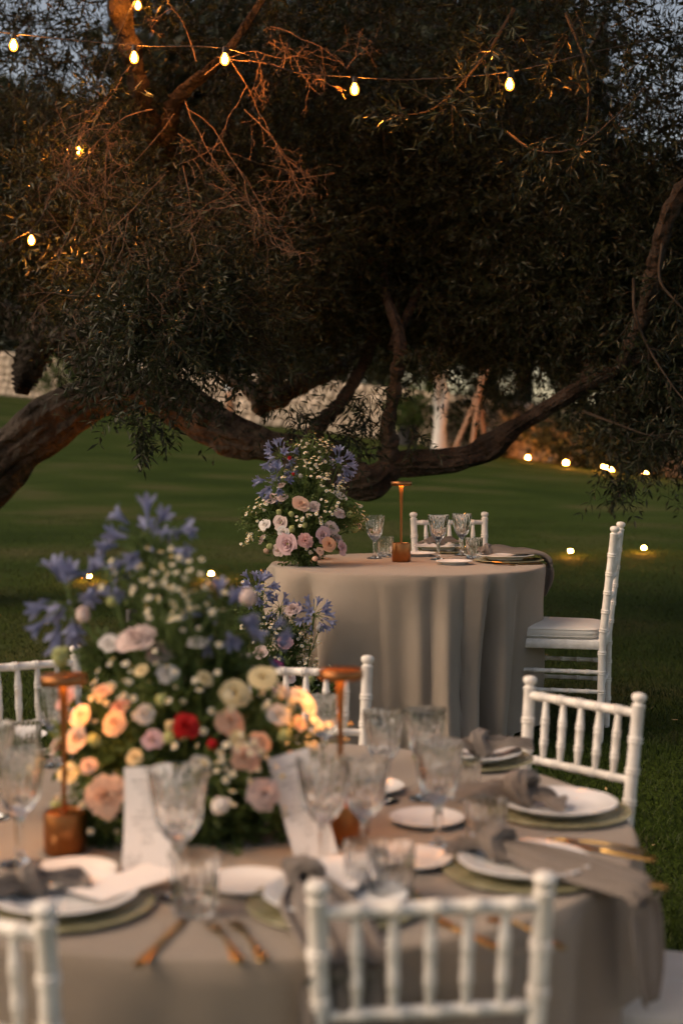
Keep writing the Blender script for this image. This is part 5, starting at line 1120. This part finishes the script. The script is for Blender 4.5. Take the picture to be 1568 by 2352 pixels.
sg = [(390, 1303, 0, 16, .07), (340, 1325, 0, 14, .06), (411, 1355, -.03, 18, .06), (311, 1329, 0, 12, .06), (430, 1330, 0, 14, .06), (422, 1450, 0, 13, .07), (380, 1400, -.02, 16, .06), (450, 1390, 0, 12, .06), (295, 1556, -.04, 14, .06), (250, 1570, 0, 10, .05), (401, 1577, -.06, 12, .06), (475, 1740, -.14, 16, .05), (506, 1783, -.16, 14, .05), (570, 1714, -.12, 14, .05), (622, 1630, -.04, 16, .06), (640, 1600, 0, 14, .05), (738, 1690, .0, 14, .05), (700, 1700, -.02, 12, .05), (179, 1825, -.08, 10, .05), (211, 1895, -.1, 6, .04), (622, 1867, -.12, 9, .05), (330, 1600, -.04, 10, .06), (580, 1780, -.12, 12, .05), (520, 1540, 0, 10, .06), (470, 1620, -.08, 8, .05), (205, 1640, 0, 8, .05), (610, 1760, -.1, 10, .05)]
fol = [(420, 1780, .02, .20, 240, .12, .040, 12), (420, 1640, .02, .16, 170, .13, .032, 12), (400, 1500, .02, .11, 100, .14, .024, 14), (370, 1380, .03, .08, 60, .13, .020, 14), (270, 1700, .02, .12, 90, .11, .034, 12), (570, 1710, .02, .13, 100, .11, .032, 12), (450, 1860, -.06, .16, 120, .10, .040, 10), (260, 1540, .04, .07, 26, .12, .026, 12), (520, 1560, .04, .08, 40, .12, .026, 12), (250, 1880, -.08, .09, 40, .09, .032, 10), (620, 1830, -.06, .10, 46, .09, .032, 10), (345, 1290, .05, .04, 16, .11, .020, 12), (330, 1800, -.06, .13, 90, .11, .040, 10), (540, 1800, -.06, .13, 90, .11, .040, 10)]
arrangement(nbp, nbp + Vector((0, .0, .07)), 'large blurred flower arrangement of roses, carnations and blue agapanthus on the foreground table', [(a, b, zn + c, d, e * .80) for a, b, c, d, e in bl], [(a, b, zn + c, d, e, f) for a, b, c, d, e, f in ag], [(a, b, zn + c, int(d * .72), e * 1.1) for a, b, c, d, e in sg], [(a, b, zn + c, *e) for a, b, c, *e in fol], vase=[(.0, .002), (.10, .002), (.15, .03), (.155, .06), (.14, .065), (.0, .05)], seed=9, dsize=.0082, fwdz=.09)
# loose petals and a leaf fallen on the small table
tag(MB().tube([(-.02, 0, .002), (-.01, .004, .006), (.01, .003, .007), (.022, 0, .003)], [.002, .006, .006, .001], 6).obj('fallen_leaf', M['foliage'], loc=Tf(648, 1290)), 'small green leaf fallen at the left edge of the small table', 'leaf')
print('LEAVES', NLEAF)
